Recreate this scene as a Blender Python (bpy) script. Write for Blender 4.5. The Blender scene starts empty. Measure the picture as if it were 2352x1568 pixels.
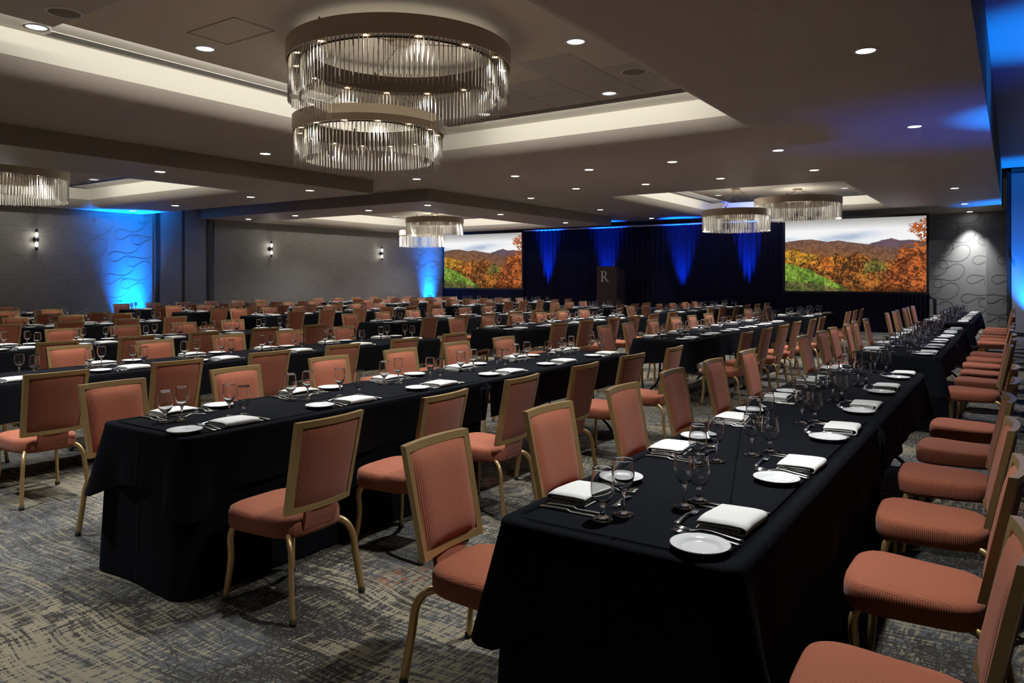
import bpy, bmesh, math, random
import numpy as np
from mathutils import Vector, Matrix
random.seed(7)
rng = np.random.default_rng(11)
PI = math.pi
S = bpy.context.scene
COL = S.collection

# ------------------------------------------------------------------ camera
F_PX = 1700.0
YAW = math.radians(34.1)
EYE = 1.52
cam_d = bpy.data.cameras.new('camera')
cam_d.sensor_width = 36.0
cam_d.lens = F_PX / 2352 * 36.0
cam_d.shift_y = -144.0 / 2352
cam_d.clip_start = 0.05
cam_d.clip_end = 100
cam = bpy.data.objects.new('camera', cam_d)
cam.location = (0, 0, EYE)
cam.rotation_euler = (PI / 2, 0, YAW)
COL.objects.link(cam)
S.camera = cam

# ------------------------------------------------------------------ world, exposure, render options
wd = bpy.data.worlds.new('world')
S.world = wd
wd.use_nodes = True
wd.node_tree.nodes['Background'].inputs[0].default_value = (0.01, 0.01, 0.012, 1)
wd.node_tree.nodes['Background'].inputs[1].default_value = 1.0
S.view_settings.view_transform = 'Standard'
S.view_settings.look = 'None'
S.view_settings.gamma = 1.0
S.view_settings.use_curve_mapping = False
S.view_settings.exposure = 0.0
cy = S.cycles
cy.use_denoising = True
cy.caustics_reflective = False
cy.caustics_refractive = False
cy.use_adaptive_sampling = True
cy.adaptive_threshold = 0.085
cy.adaptive_min_samples = 16
cy.max_bounces = 9
cy.diffuse_bounces = 3
cy.glossy_bounces = 3
cy.transmission_bounces = 9
cy.transparent_max_bounces = 12
cy.sample_clamp_indirect = 4.0
cy.sample_clamp_direct = 0.0
cy.blur_glossy = 0.5

# ------------------------------------------------------------------ lights
P_DOWN = 425.0
C_DOWN = (0.97, 0.98, 0.97)
P_TRAY = 380.0
P_COVE = 34.0
P_LED = 30.0
P_FILL = 6.0
C_COVE = (1.0, 0.965, 0.87)
BLUE = (0.0, 0.19, 1.0)
BLUE_D = (0.0, 0.07, 1.0)

def light(name, kind, loc, power, color, **kw):
    d = bpy.data.lights.new(name, kind)
    d.energy = power
    d.color = color
    for k, v in kw.items():
        if k not in ('rot', 'aim'):
            setattr(d, k, v)
    o = bpy.data.objects.new(name, d)
    o.location = loc
    if 'rot' in kw:
        o.rotation_euler = kw['rot']
    if 'aim' in kw:
        o.rotation_euler = (Vector(kw['aim']) - Vector(loc)).to_track_quat('-Z', 'Y').to_euler()
    COL.objects.link(o)
    return o

HA, HL, HR = 3.50, 3.23, 4.45          # main ceiling, lower side ceilings, raised strip on the right
# blue uplights standing on the floor, stage and along the right wall
BLUE_UP = [  # position, aim, power, cone, colour
    ((-14.15, 23.02, 0.60), (-14.15, 23.16, 2.5), 11000, 27, BLUE_D),
    ((-11.75, 23.02, 0.60), (-11.75, 23.16, 2.5), 7000, 32, BLUE_D),
    ((-9.00, 23.02, 0.60), (-9.00, 23.16, 2.5), 7000, 32, BLUE_D),
    ((-6.85, 23.02, 0.60), (-6.85, 23.14, 2.5), 11000, 27, BLUE_D),
    ((0.42, 23.2, 0.12), (0.40, 23.35, 2.5), 2000, 62, BLUE),
    ((0.60, 10.9, 0.12), (0.45, 10.9, 4.0), 1700, 42, BLUE),
    ((0.60, 11.2, 0.12), (-0.35, 11.2, 3.5), 190, 78, BLUE_D),  # added second wide beam, softens the ceiling spill of the uplight above
]
for i, (l, a, p, c, col_) in enumerate(BLUE_UP):
    light('blue_uplight', 'SPOT', l, p, col_, aim=a, spot_size=math.radians(c), spot_blend=0.9, shadow_soft_size=0.05)

for (yy, wd2, pw) in ((10.42, 0.66, 230.0), (22.35, 0.50, 200.0)):    # light bars washing the left wall
    light('blue_wall_bar', 'AREA', (-18.93, yy, 0.10), pw, BLUE, aim=(-18.99, yy, 2.5), shape='RECTANGLE', size=wd2, size_y=0.06, spread=math.radians(46))

# recessed downlights: x, y, in the photo's frame or not, label
DOWN_A = [
    (-1.06, 7.04, 'brightest recessed downlight high above the nearest right tables'),
    (-1.06, 10.90, 'recessed downlight beside the blue glow on the ceiling edge'),
    (-1.06, 18.83, 'recessed downlight third from camera above the rightmost table row'),
    (-1.06, 22.90, 'recessed downlight fourth from camera above the rightmost table row'),
    (-1.06, 25.67, 'recessed downlight closest to the patterned back wall at right'),
    (-3.00, 11.75, 'recessed downlight first from right in nearer row between the trays'),
    (-4.78, 11.90, 'recessed downlight second from right in nearer row between the trays'),
    (-6.37, 11.90, 'recessed downlight third from right in nearer row between the trays'),
    (-7.95, 11.85, 'recessed downlight fourth from right in nearer row between the trays'),
    (-9.80, 11.10, 'recessed downlight just past the lower ring of the big chandelier'),
    (-3.00, 14.25, 'recessed downlight first from right in farther row between the trays'),
    (-4.78, 14.40, 'recessed downlight second from right in farther row between the trays'),
    (-6.37, 14.40, 'recessed downlight third from right in farther row between the trays'),
    (-7.95, 14.25, 'recessed downlight fourth from right in farther row between the trays'),
    (-9.80, 15.30, 'recessed downlight on the left beyond the farther row between trays'),
    (-9.80, 7.51, 'recessed downlight left of the big chandelier on the main ceiling'),
    (-9.80, 18.99, 'recessed downlight above the lectern and stage approach'),
    (-9.80, 22.62, 'recessed downlight beside the blue patch in front of the drape'),
]
DOWN_LF = [
    (-11.27, 6.63, 'recessed downlight right of the far left tray on lower ceiling'),
    (-13.20, 9.75, 'recessed downlight second from right along the lower left ceiling edge'),
    (-11.27, 9.67, 'recessed downlight first from right along the lower left ceiling edge'),
    (-16.20, 9.90, 'recessed downlight third from right along the lower left ceiling edge'),
    (-18.30, 10.05, 'recessed downlight just above the blue lit left wall'),
    (-18.15, 13.33, 'recessed downlight leftmost on the lower ceiling past the folding panels'),
    (-16.10, 13.31, 'recessed downlight second from left past the folding panels'),
    (-13.35, 13.32, 'recessed downlight third from left past the folding panels'),
    (-11.27, 13.15, 'recessed downlight directly above the far left chandelier'),
    (-11.27, 16.10, 'recessed downlight right of the far left chandelier'),
    (-11.30, 19.60, 'recessed downlight nearest the stage on the lower ceiling'),
]
DOWN_HIDDEN = [  # the same grid goes on above and behind the camera
    (-1.06, 3.1, HA), (-9.8, 3.7, HA), (-1.06, -0.9, 3.0), (-3.0, -0.7, 3.0), (-5.6, -0.7, 3.0), (-1.06, 14.9, HA), (-5.4, 1.2, HA),
    (-16.1, 20.9, HL), (-13.3, 20.9, HL), (-11.3, 2.8, HL)]
TRAY_LIGHTS = {
    'T1': [(-7.45, 3.19, 'large recessed downlight at left end of the nearest tray'),
           (-6.74, 4.44, 'large recessed downlight left of the big upper chandelier ring'),
           (-3.54, 6.34, 'large recessed downlight right of the big upper chandelier ring'),
           (-4.18, 8.34, 'large recessed downlight among the ceiling tiles of nearest tray'),
           (-6.17, 8.42, 'large recessed downlight seen through the upper ring glass rods')],
    'T4': [(-3.57, 20.45, 'recessed downlight right of the far right upper chandelier'),
           (-6.79, 20.27, 'recessed downlight left of the far right chandelier cables')],
    'T2': [(-15.73, 7.82, 'recessed downlight in the far left tray')],
    'T3': [(-16.8, 17.97, 'recessed downlight left of the chandelier in the far middle tray')],
}
def down_spot(x, y, z, p, cone=92):
    light('downlight_lamp', 'SPOT', (x, y, z - 0.012), p, C_DOWN, rot=(0, 0, 0), spot_size=math.radians(cone), spot_blend=0.8, shadow_soft_size=0.07)
for x, y, l in DOWN_A: down_spot(x, y, HA, P_DOWN * (1.6 if y > 25 else 0.5 if (x < -9 and y > 22) else 1.0), 70 if y > 25 else 48 if (x < -9 and y > 22) else 92)
for x, y, l in DOWN_LF: down_spot(x, y, HL, P_DOWN * (0.62 if x > -17 else 0.16), 92 if x > -17 else 60)
for x, y, z in DOWN_HIDDEN: down_spot(x, y, max(z, HL) if z != 3.0 else HA, P_DOWN * {HA: 1.0, HL: 0.62, 3.0: 0.85}[z])

# trays: outer opening rectangle at ceiling level, level of that ceiling
TRAYS = {'T1': (-8.32, -2.77, 2.10, 10.0, HA), 'T2': (-18.64, -12.45, 1.45, 9.30, HL),
         'T3': (-18.50, -12.45, 14.08, 21.35, HL), 'T4': (-8.32, -2.77, 16.10, 23.65, HA)}
LIP_IN, LIP_UP, TRAY_UP, BAND_UP, BAND_W = 0.30, 0.18, 0.345, 0.44, 0.85
# light strips on the edge of each tray's dropped centre panel, shining outwards at the tray walls
for k, (x0, x1, y0, y1, z) in TRAYS.items():
    a0, a1, b0, b1 = x0 + LIP_IN + BAND_W, x1 - LIP_IN, y0 + LIP_IN, y1 - LIP_IN - BAND_W
    zz = z + TRAY_UP + 0.022
    cx_, cy_ = (a0 + a1) / 2, (b0 + b1) / 2
    for (px, py, ln, d) in ((a0 - 0.012, cy_, b1 - b0, (-1, 0)), (cx_, b1 + 0.012, a1 - a0, (0, 1))):
        e_ = Vector((d[0], d[1], 0.12)).to_track_quat('-Z', 'Y').to_euler()
        light('cove_strip', 'AREA', (px, py, zz), P_COVE * (ln / 7.0), C_COVE, rot=e_, shape='RECTANGLE', size=ln, size_y=0.03)
for k, L in TRAY_LIGHTS.items():
    for x, y, l in L:
        zt = TRAYS[k][4] + TRAY_UP
        down_spot(x, y, zt, P_TRAY)
for x, y in ((-13.7, 16.0), (-13.7, 19.6), (-16.8, 15.7), (-16.8, 20.2)): down_spot(x, y, HL + TRAY_UP, P_TRAY, 125)  # added unseen downlights with wide cones, brighten the left wall zone
for x, y in ((-4.18, 3.2), (-3.54, 4.6), (-6.17, 2.9)): down_spot(x, y, HA + TRAY_UP, P_TRAY)   # the near half of the same tray, above the frame

# ------------------------------------------------------------------ materials
MATS = {}
class NT:
    def __init__(s, name):
        m = bpy.data.materials.new(name); m.use_nodes = True
        s.m = m; s.t = m.node_tree; s.t.nodes.clear()
        s.out = s.n('ShaderNodeOutputMaterial')
    def n(s, typ, ins=None, **props):
        nd = s.t.nodes.new(typ)
        for k, v in props.items(): setattr(nd, k, v)
        if ins:
            for k, v in ins.items():
                sock = nd.inputs[k]
                if isinstance(v, bpy.types.NodeSocket): s.t.links.new(v, sock)
                else: sock.default_value = v
        return nd
    def link(s, a, b): s.t.links.new(a, b)
    def math(s, op, a, b=0.0, c=0.0): return s.n('ShaderNodeMath', {0: a, 1: b, 2: c}, operation=op).outputs[0]
    def ramp(s, fac, stops, interp='LINEAR'):
        nd = s.n('ShaderNodeValToRGB', {0: fac}); cr = nd.color_ramp; cr.interpolation = interp
        while len(cr.elements) < len(stops): cr.elements.new(0.5)
        for e, (p, c) in zip(cr.elements, stops):
            e.position = p; e.color = (*c, 1) if len(c) == 3 else c
        return nd.outputs[0]
    def mix(s, f, a, b): 
        nd = s.n('ShaderNodeMix', data_type='RGBA')
        for k, v in ((0, f), (6, a), (7, b)):
            if isinstance(v, bpy.types.NodeSocket): s.t.links.new(v, nd.inputs[k])
            else: nd.inputs[k].default_value = (*v, 1) if isinstance(v, tuple) and len(v) == 3 else v
        return nd.outputs[2]
    def bsdf(s, **ins):
        b = s.n('ShaderNodeBsdfPrincipled')
        for k, v in ins.items():
            k = k.replace('_', ' ')
            sock = b.inputs[k]
            if isinstance(v, bpy.types.NodeSocket): s.t.links.new(v, sock)
            else: sock.default_value = (*v, 1) if isinstance(v, tuple) and len(v) == 3 else v
        s.t.links.new(b.outputs[0], s.out.inputs[0]); return b
def simple(name, col, rough=0.5, metal=0.0, **kw):
    t = NT(name); t.bsdf(Base_Color=col, Roughness=rough, Metallic=metal, **kw); MATS[name] = t.m; return t.m
def emit(name, col, strength):
    t = NT(name); e = t.n('ShaderNodeEmission', {0: (*col, 1), 1: strength}); t.link(e.outputs[0], t.out.inputs[0]); MATS[name] = t.m; t.m.cycles.emission_sampling = 'NONE'; return t.m

def noise(t, vec, scale, detail=3.0, rough=0.5, dist=0.0):
    return t.n('ShaderNodeTexNoise', {'Vector': vec, 'Scale': scale, 'Detail': detail, 'Roughness': rough, 'Distortion': dist}).outputs[0]

# painted plaster ceiling
t = NT('ceiling_paint'); co = t.n('ShaderNodeTexCoord').outputs['Object']
n1 = noise(t, co, 0.9, 4); c = t.ramp(n1, [(0.3, (0.50, 0.455, 0.40)), (0.7, (0.55, 0.50, 0.44))])
bmp = t.n('ShaderNodeBump', {'Strength': 0.05, 'Distance': 0.01, 'Height': noise(t, co, 60, 2)})
t.bsdf(Base_Color=c, Roughness=0.55, Normal=bmp.outputs[0]); MATS['ceiling'] = t.m
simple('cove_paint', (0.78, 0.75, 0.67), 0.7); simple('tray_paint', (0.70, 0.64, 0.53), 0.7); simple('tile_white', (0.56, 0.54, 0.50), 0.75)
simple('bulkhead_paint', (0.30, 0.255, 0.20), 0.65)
simple('slot_dark', (0.02, 0.02, 0.02), 0.6)
simple('trim_white', (0.72, 0.71, 0.68), 0.4)
simple('speaker_grille', (0.22, 0.215, 0.19), 0.6)
emit('lamp_lens', (1.0, 0.98, 0.95), 14.0)
emit('lamp_lens_soft', (0.93, 0.97, 1.0), 1.05)
emit('led_warm', (1.0, 0.88, 0.66), 26.0)
emit('sconce_glow', (1.0, 0.97, 0.86), 14.0)

# plain wall covering; the printed loops are laid on it as thin ribbons further down
def wallcover(name, base):
    t = NT(name); co = t.n('ShaderNodeTexCoord').outputs['Object']
    b = t.mix(noise(t, co, 1.3, 3), tuple(x * 0.93 for x in base), tuple(min(1, x * 1.06) for x in base))
    t.bsdf(Base_Color=b, Roughness=0.6); MATS[name] = t.m
wallcover('wallpaper_x', (0.33, 0.325, 0.32)); wallcover('wallpaper_y', (0.22, 0.208, 0.196))
simple('loop_print_dark', (0.20, 0.195, 0.19), 0.5); simple('loop_print_soft', (0.175, 0.165, 0.155), 0.5)
simple('panel_grey', (0.24, 0.228, 0.21), 0.55); simple('panel_frame', (0.03, 0.03, 0.03), 0.5)
simple('door_panel', (0.40, 0.40, 0.42), 0.5)
simple('baseboard_dark', (0.03, 0.03, 0.035), 0.5)

# carpet
t = NT('carpet'); co = t.n('ShaderNodeTexCoord').outputs['Object']
def mp(vec, sc=(1, 1, 1), loc=(0, 0, 0), rz=0.0): return t.n('ShaderNodeMapping', {'Vector': vec, 'Scale': sc, 'Location': loc, 'Rotation': (0, 0, rz)}).outputs[0]
def mr(v, a, b): return t.n('ShaderNodeMapRange', {'Value': v, 'From Min': a, 'From Max': b}).outputs[0]
warp = t.n('ShaderNodeTexNoise', {'Vector': co, 'Scale': 1.1, 'Detail': 1.0})
wv = t.n('ShaderNodeVectorMath', {0: t.n('ShaderNodeVectorMath', {0: warp.outputs[1], 1: (0.5, 0.5, 0.5)}, operation='SUBTRACT').outputs[0], 'Scale': 0.22}, operation='SCALE').outputs[0]
wc = t.n('ShaderNodeVectorMath', {0: co, 1: wv}, operation='ADD').outputs[0]
patch = noise(t, mp(co, (0.75, 1.25, 1)), 1.0, 2, 0.6)
patch2 = noise(t, mp(co, (0.9, 1.1, 1), (7.3, 2.1, 0)), 1.0, 1, 0.55)
streak = noise(t, mp(wc, (2.8, 56, 1)), 1.0, 2, 0.62)              # long threads running across the room
cross = noise(t, mp(wc, (70, 9, 1)), 1.0, 1, 0.6)                  # short ticks the other way
# growth rings around scattered centres, squashed along the threads
rv = t.n('ShaderNodeTexVoronoi', {'Vector': mp(wc, (0.62, 1.05, 1)), 'Scale': 1.0, 'Randomness': 0.9}, feature='F1').outputs[0]
ringw = t.math('SINE', t.math('ADD', t.math('MULTIPLY', rv, 165.0), t.math('MULTIPLY', patch, 9.0)))
ring_zone = t.math('MULTIPLY', mr(rv, 0.42, 0.28), mr(patch2, 0.56, 0.48))
thr = t.math('ADD', streak, t.math('ADD', t.math('MULTIPLY', t.math('SUBTRACT', patch, 0.5), 0.95), t.math('MULTIPLY', t.math('SUBTRACT', cross, 0.5), 0.85)))
cream_m = mr(thr, 0.56, 0.60)
ring_m = t.math('MULTIPLY', mr(t.math('ADD', ringw, t.math('MULTIPLY', t.math('SUBTRACT', cross, 0.5), 3.0)), 0.25, 0.6), ring_zone)
cream_m = t.math('MAXIMUM', t.math('MULTIPLY', cream_m, t.math('SUBTRACT', 1.0, t.math('MULTIPLY', ring_zone, 0.75))), ring_m)
# cobbled cells and starbursts
vor = t.n('ShaderNodeTexVoronoi', {'Vector': co, 'Scale': 38.0}, feature='DISTANCE_TO_EDGE').outputs[0]
cell = mr(vor, 0.05, 0.18)
vcol = t.n('ShaderNodeTexVoronoi', {'Vector': co, 'Scale': 38.0}, feature='F1').outputs[1]
vval = t.n('ShaderNodeSeparateColor', {0: vcol}).outputs[0]
hexv = t.n('ShaderNodeTexVoronoi', {'Vector': co, 'Scale': 5.2, 'Randomness': 0.4}, feature='F1')
dvs = t.n('ShaderNodeVectorMath', {0: co, 1: hexv.outputs['Position']}, operation='SUBTRACT').outputs[0]
sd = t.n('ShaderNodeSeparateXYZ', {0: dvs})
ray = t.math('ABSOLUTE', t.math('SINE', t.math('MULTIPLY', t.math('ARCTAN2', sd.outputs[1], sd.outputs[0]), 7.0)))
star = mr(t.math('MULTIPLY', ray, hexv.outputs[0]), 0.05, 0.11)
dark = (0.038, 0.032, 0.026)
slate = t.mix(vval, (0.052, 0.050, 0.047), (0.135, 0.14, 0.143))
slate2 = t.mix(vval, (0.062, 0.066, 0.07), (0.135, 0.14, 0.148))
cob = t.mix(cell, dark, slate)
st = t.mix(star, dark, slate2)
basec = t.mix(mr(patch2, 0.50, 0.53), cob, st)
dk = mr(noise(t, mp(wc, (3.5, 60, 1), (1.7, 5, 0)), 1.0, 1, 0.6), 0.56, 0.66)
basec = t.mix(t.math('MULTIPLY', dk, 0.8), basec, dark)
cream = t.mix(patch2, (0.33, 0.29, 0.195), (0.235, 0.208, 0.15))
c = t.mix(cream_m, basec, cream)
rust = mr(noise(t, mp(co, (1, 1, 1), (3.1, 9.7, 0)), 1.1, 1), 0.68, 0.72)
rust = t.math('MULTIPLY', rust, mr(vval, 0.6, 0.65))
c = t.mix(t.math('MULTIPLY', rust, 0.8), c, (0.22, 0.08, 0.03))
pile = noise(t, co, 420, 0)
c = t.mix(t.math('MULTIPLY', pile, 0.4), c, (0.03, 0.027, 0.024))
t.bsdf(Base_Color=c, Roughness=0.95, Specular_IOR_Level=0.15); MATS['carpet'] = t.m

# tablecloth: near-black cloth, soft sheen, fold creases
t = NT('black_cloth'); co = t.n('ShaderNodeTexCoord').outputs['Object']
sp = t.n('ShaderNodeSeparateXYZ', {0: co})
cr1 = t.math('SUBTRACT', 1.0, t.math('MINIMUM', t.math('MULTIPLY', t.math('ABSOLUTE', sp.outputs[0]), 70), 1.0))
cr2 = t.math('SUBTRACT', 1.0, t.math('MINIMUM', t.math('MULTIPLY', t.math('ABSOLUTE', t.math('SUBTRACT', t.math('PINGPONG', sp.outputs[1], 0.61), 0.3)), 70), 1.0))
wr = noise(t, t.n('ShaderNodeMapping', {'Vector': co, 'Scale': (3, 2, 5)}).outputs[0], 1.2, 3, 0.55)
hgt = t.math('ADD', t.math('ADD', t.math('MULTIPLY', cr1, 1.3), t.math('MULTIPLY', cr2, 0.7)), t.math('MULTIPLY', wr, 1.4))
hgt = t.math('ADD', hgt, t.math('MULTIPLY', noise(t, co, 700, 1), 0.06))
bmp = t.n('ShaderNodeBump', {'Strength': 0.5, 'Distance': 0.006, 'Height': hgt})
t.bsdf(Base_Color=(0.0070, 0.0080, 0.0108), Roughness=0.9, Normal=bmp.outputs[0], Specular_IOR_Level=0.05, Sheen_Weight=0.015, Sheen_Roughness=0.4, Sheen_Tint=(0.55, 0.62, 0.85)); MATS['cloth'] = t.m
simple('drape_black', (0.010, 0.010, 0.013), 0.9, Sheen_Weight=0.05)
t = NT('drape_cloth'); t.bsdf(Base_Color=(0.006, 0.006, 0.018), Roughness=0.85, Specular_IOR_Level=0.1); MATS['drape'] = t.m
simple('stage_black', (0.008, 0.008, 0.009), 0.9)

# ribbed coral fabric: stripe coordinate in U (metres)
def fabric(name, ca, cb, cd):
    t = NT(name); uv = t.n('ShaderNodeUVMap').outputs[0]; sp = t.n('ShaderNodeSeparateXYZ', {0: uv})
    u = sp.outputs[0]; v = sp.outputs[1]
    rib = t.math('SINE', t.math('MULTIPLY', u, 2 * PI / 0.0078))
    r01 = t.math('MULTIPLY_ADD', rib, 0.5, 0.5)
    vary = noise(t, t.n('ShaderNodeCombineXYZ', {0: t.math('MULTIPLY', u, 65.0), 1: t.math('MULTIPLY', v, 2.0)}).outputs[0], 1.0, 3, 0.6)
    tw = t.math('SINE', t.math('MULTIPLY', v, 2 * PI / 0.004))
    c = t.mix(t.math('POWER', r01, 0.8), cd, t.mix(vary, ca, cb))
    c = t.mix(t.math('MULTIPLY_ADD', tw, 0.08, 0.08), c, cd)
    bmp = t.n('ShaderNodeBump', {'Strength': 0.55, 'Distance': 0.0016, 'Height': t.math('MULTIPLY_ADD', tw, 0.08, r01)})
    t.bsdf(Base_Color=c, Roughness=0.8, Normal=bmp.outputs[0], Sheen_Weight=0.12, Specular_IOR_Level=0.25); MATS[name] = t.m
fabric('coral_fabric', (0.47, 0.145, 0.078), (0.50, 0.215, 0.11), (0.22, 0.038, 0.02))
t = NT('gold_metal'); co = t.n('ShaderNodeTexCoord').outputs['Object']
c = t.mix(noise(t, co, 14, 2), (0.50, 0.335, 0.14), (0.57, 0.39, 0.175))
t.bsdf(Base_Color=c, Roughness=0.32, Metallic=0.6, Specular_IOR_Level=0.5); MATS['gold'] = t.m
simple('black_rubber', (0.012, 0.012, 0.012), 0.6)
simple('black_metal', (0.02, 0.02, 0.022), 0.4, 0.3)
t = NT('napkin_linen'); co = t.n('ShaderNodeTexCoord').outputs['Object']
bmp = t.n('ShaderNodeBump', {'Strength': 0.25, 'Distance': 0.002, 'Height': noise(t, co, 55, 3)})
t.bsdf(Base_Color=(0.80, 0.80, 0.78), Roughness=0.85, Normal=bmp.outputs[0]); MATS['napkin'] = t.m
simple('porcelain', (0.80, 0.81, 0.82), 0.18)
simple('steel', (0.72, 0.71, 0.68), 0.24, 1.0)
t = NT('clear_glass'); g = t.n('ShaderNodeBsdfGlass', {'Color': (1, 1, 1, 1), 'Roughness': 0.0, 'IOR': 1.45}); t.link(g.outputs[0], t.out.inputs[0]); MATS['glass'] = t.m
simple('bronze', (0.52, 0.42, 0.31), 0.42, 0.12)
simple('bronze_dark', (0.085, 0.06, 0.04), 0.45, 0.6)
simple('crystal', (0.92, 0.90, 0.82), 0.3, 0.0)
simple('cable', (0.12, 0.11, 0.09), 0.4, 0.7)
t = NT('lectern_wood'); co = t.n('ShaderNodeTexCoord').outputs['Object']
wn = t.n('ShaderNodeTexWave', {'Vector': t.n('ShaderNodeMapping', {'Vector': co, 'Scale': (1, 1, 0.12)}).outputs[0], 'Scale': 9.0, 'Distortion': 6.0, 'Detail': 2.0}).outputs[1]
t.bsdf(Base_Color=t.mix(wn, (0.030, 0.017, 0.012), (0.045, 0.026, 0.018)), Roughness=0.4); MATS['wood'] = t.m
simple('brass_letter', (0.75, 0.70, 0.58), 0.3, 0.4)
t = NT('projected_picture'); vc = t.n('ShaderNodeVertexColor', layer_name='picture')
e = t.n('ShaderNodeEmission', {0: vc.outputs[0], 1: 0.95}); t.link(e.outputs[0], t.out.inputs[0]); MATS['picture'] = t.m; t.m.cycles.emission_sampling = 'NONE'

# ------------------------------------------------------------------ mesh helpers
def mesh(name, verts, faces, smooth=False, uvs=None):
    me = bpy.data.meshes.new(name)
    me.from_pydata([tuple(v) for v in verts], [], faces)
    if smooth: me.polygons.foreach_set('use_smooth', [True] * len(me.polygons))
    if uvs is not None:
        l = me.uv_layers.new(name='UVMap')
        l.data.foreach_set('uv', [x for f in uvs for p in f for x in p])
    me.update()
    return me
def add(name, me, mat, parent=None, loc=None, rot=None):
    if mat is not None and not me.materials: me.materials.append(MATS[mat])
    o = bpy.data.objects.new(name, me)
    if loc is not None: o.location = loc
    if rot is not None: o.rotation_euler = rot
    if parent is not None: o.parent = parent
    COL.objects.link(o)
    return o
def empty(name, loc, rz=0.0):
    o = bpy.data.objects.new(name, None); o.empty_display_size = 0.1
    o.location = loc; o.rotation_euler = (0, 0, rz); COL.objects.link(o); return o
def tag(o, label, cat, group=None):
    o['label'] = label; o['category'] = cat
    if group: o['group'] = group
    return o
def struct(o): o['kind'] = 'structure'; return o

class MB:
    def __init__(s): s.v = []; s.f = []
    def quad(s, a, b, c, d):
        i = len(s.v); s.v += [a, b, c, d]; s.f.append((i, i + 1, i + 2, i + 3))
    def box(s, x0, x1, y0, y1, z0, z1):
        i = len(s.v)
        s.v += [(x, y, z) for z in (z0, z1) for y in (y0, y1) for x in (x0, x1)]
        s.f += [tuple(i + k for k in q) for q in ((0, 2, 3, 1), (4, 5, 7, 6), (0, 1, 5, 4), (2, 6, 7, 3), (0, 4, 6, 2), (1, 3, 7, 5))]
    def tube(s, path, ra, rb=None, seg=8, caps=True):
        rb = rb or ra
        P = [Vector(p) for p in path]; base = len(s.v); up = None
        for k, p in enumerate(P):
            d = (P[min(k + 1, len(P) - 1)] - P[max(k - 1, 0)]).normalized()
            if up is None:
                up = Vector((0, 1, 0)) if abs(d.y) < 0.9 else Vector((1, 0, 0))
            side = d.cross(up).normalized(); up = side.cross(d).normalized()
            for q in range(seg):
                a = 2 * PI * q / seg
                s.v.append(tuple(p + side * math.cos(a) * ra + up * math.sin(a) * rb))
        for k in range(len(P) - 1):
            for q in range(seg):
                a, b = base + k * seg + q, base + k * seg + (q + 1) % seg
                s.f.append((a, b, b + seg, a + seg))
        if caps:
            s.f.append(tuple(base + q for q in range(seg))[::-1]); e = base + (len(P) - 1) * seg
            s.f.append(tuple(e + q for q in range(seg)))
    def lathe(s, prof, seg=24, c=(0, 0)):
        base = len(s.v); idx = []
        for r, z in prof:
            if r < 1e-6: idx.append([len(s.v)]); s.v.append((c[0], c[1], z))
            else:
                idx.append(list(range(len(s.v), len(s.v) + seg)))
                s.v += [(c[0] + r * math.cos(2 * PI * q / seg), c[1] + r * math.sin(2 * PI * q / seg), z) for q in range(seg)]
        for A, B in zip(idx, idx[1:]):
            for q in range(seg):
                q2 = (q + 1) % seg
                if len(A) == 1 and len(B) == 1: continue
                if len(A) == 1: s.f.append((A[0], B[q2], B[q]))
                elif len(B) == 1: s.f.append((A[q], A[q2], B[0]))
                else: s.f.append((A[q], A[q2], B[q2], B[q]))
    def lathe_sharp(s, prof, seg=24):
        for a, b_ in zip(prof, prof[1:]): s.lathe([a, b_], seg)
    def me(s, name, smooth=False): return mesh(name, s.v, s.f, smooth)

def catmull(pts, n=4):
    P = [Vector(p) for p in pts]; out = []
    for i in range(len(P) - 1):
        p0, p1, p2, p3 = P[max(i - 1, 0)], P[i], P[i + 1], P[min(i + 2, len(P) - 1)]
        for k in range(n):
            u = k / n
            out.append(0.5 * ((2 * p1) + (p2 - p0) * u + (2 * p0 - 5 * p1 + 4 * p2 - p3) * u * u + (3 * p1 - p0 - 3 * p2 + p3) * u ** 3))
    out.append(P[-1]); return out
def bevel(o, w=0.004, seg=2):
    m = o.modifiers.new('bevel', 'BEVEL'); m.width = w; m.segments = seg; m.limit_method = 'ANGLE'; return o

XL, XR, YB, YF = -19.1, 1.6, -3.5, 26.0
X1, XE = -10.65, -0.25                      # edge of the lower left ceilings, edge of the raised strip
YL1, YF0, YF1 = 10.76, 12.43, 21.4          # side ceilings end / begin / end

# ------------------------------------------------------------------ structure
b = MB(); b.quad((XL, YB, 0), (XR, YB, 0), (XR, YF, 0), (XL, YF, 0))
struct(add('floor', b.me('floor'), 'carpet'))

def rect_hole(b, x0, x1, y0, y1, z, hole=None):
    def q(a0, a1, b0, b1): b.quad((a0, b0, z), (a0, b1, z), (a1, b1, z), (a1, b0, z))
    if hole is None: q(x0, x1, y0, y1); return
    h0, h1, k0, k1 = hole
    q(x0, x1, y0, k0); q(x0, x1, k1, y1); q(x0, h0, k0, k1); q(h1, x1, k0, k1)
b = MB()
rect_hole(b, X1, XE, YB, 12.8, HA, TRAYS['T1'][:4]); rect_hole(b, X1, XE, 12.8, YF, HA, TRAYS['T4'][:4])
rect_hole(b, XL, X1, YL1, YF0, HA); rect_hole(b, XL, X1, YF1, YF, HA)
struct(add('ceiling', b.me('ceiling'), 'ceiling'))
for (y0, y1, k) in ((YB, YL1, 'T2'), (YF0, YF1, 'T3')):
    b = MB(); rect_hole(b, XL, X1, y0, y1, HL, TRAYS[k][:4]); struct(add('ceiling', b.me('ceiling_low'), 'ceiling'))
b = MB(); rect_hole(b, XE, XR, YB, YF, HR); struct(add('ceiling', b.me('ceiling_high'), 'ceiling'))
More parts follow.
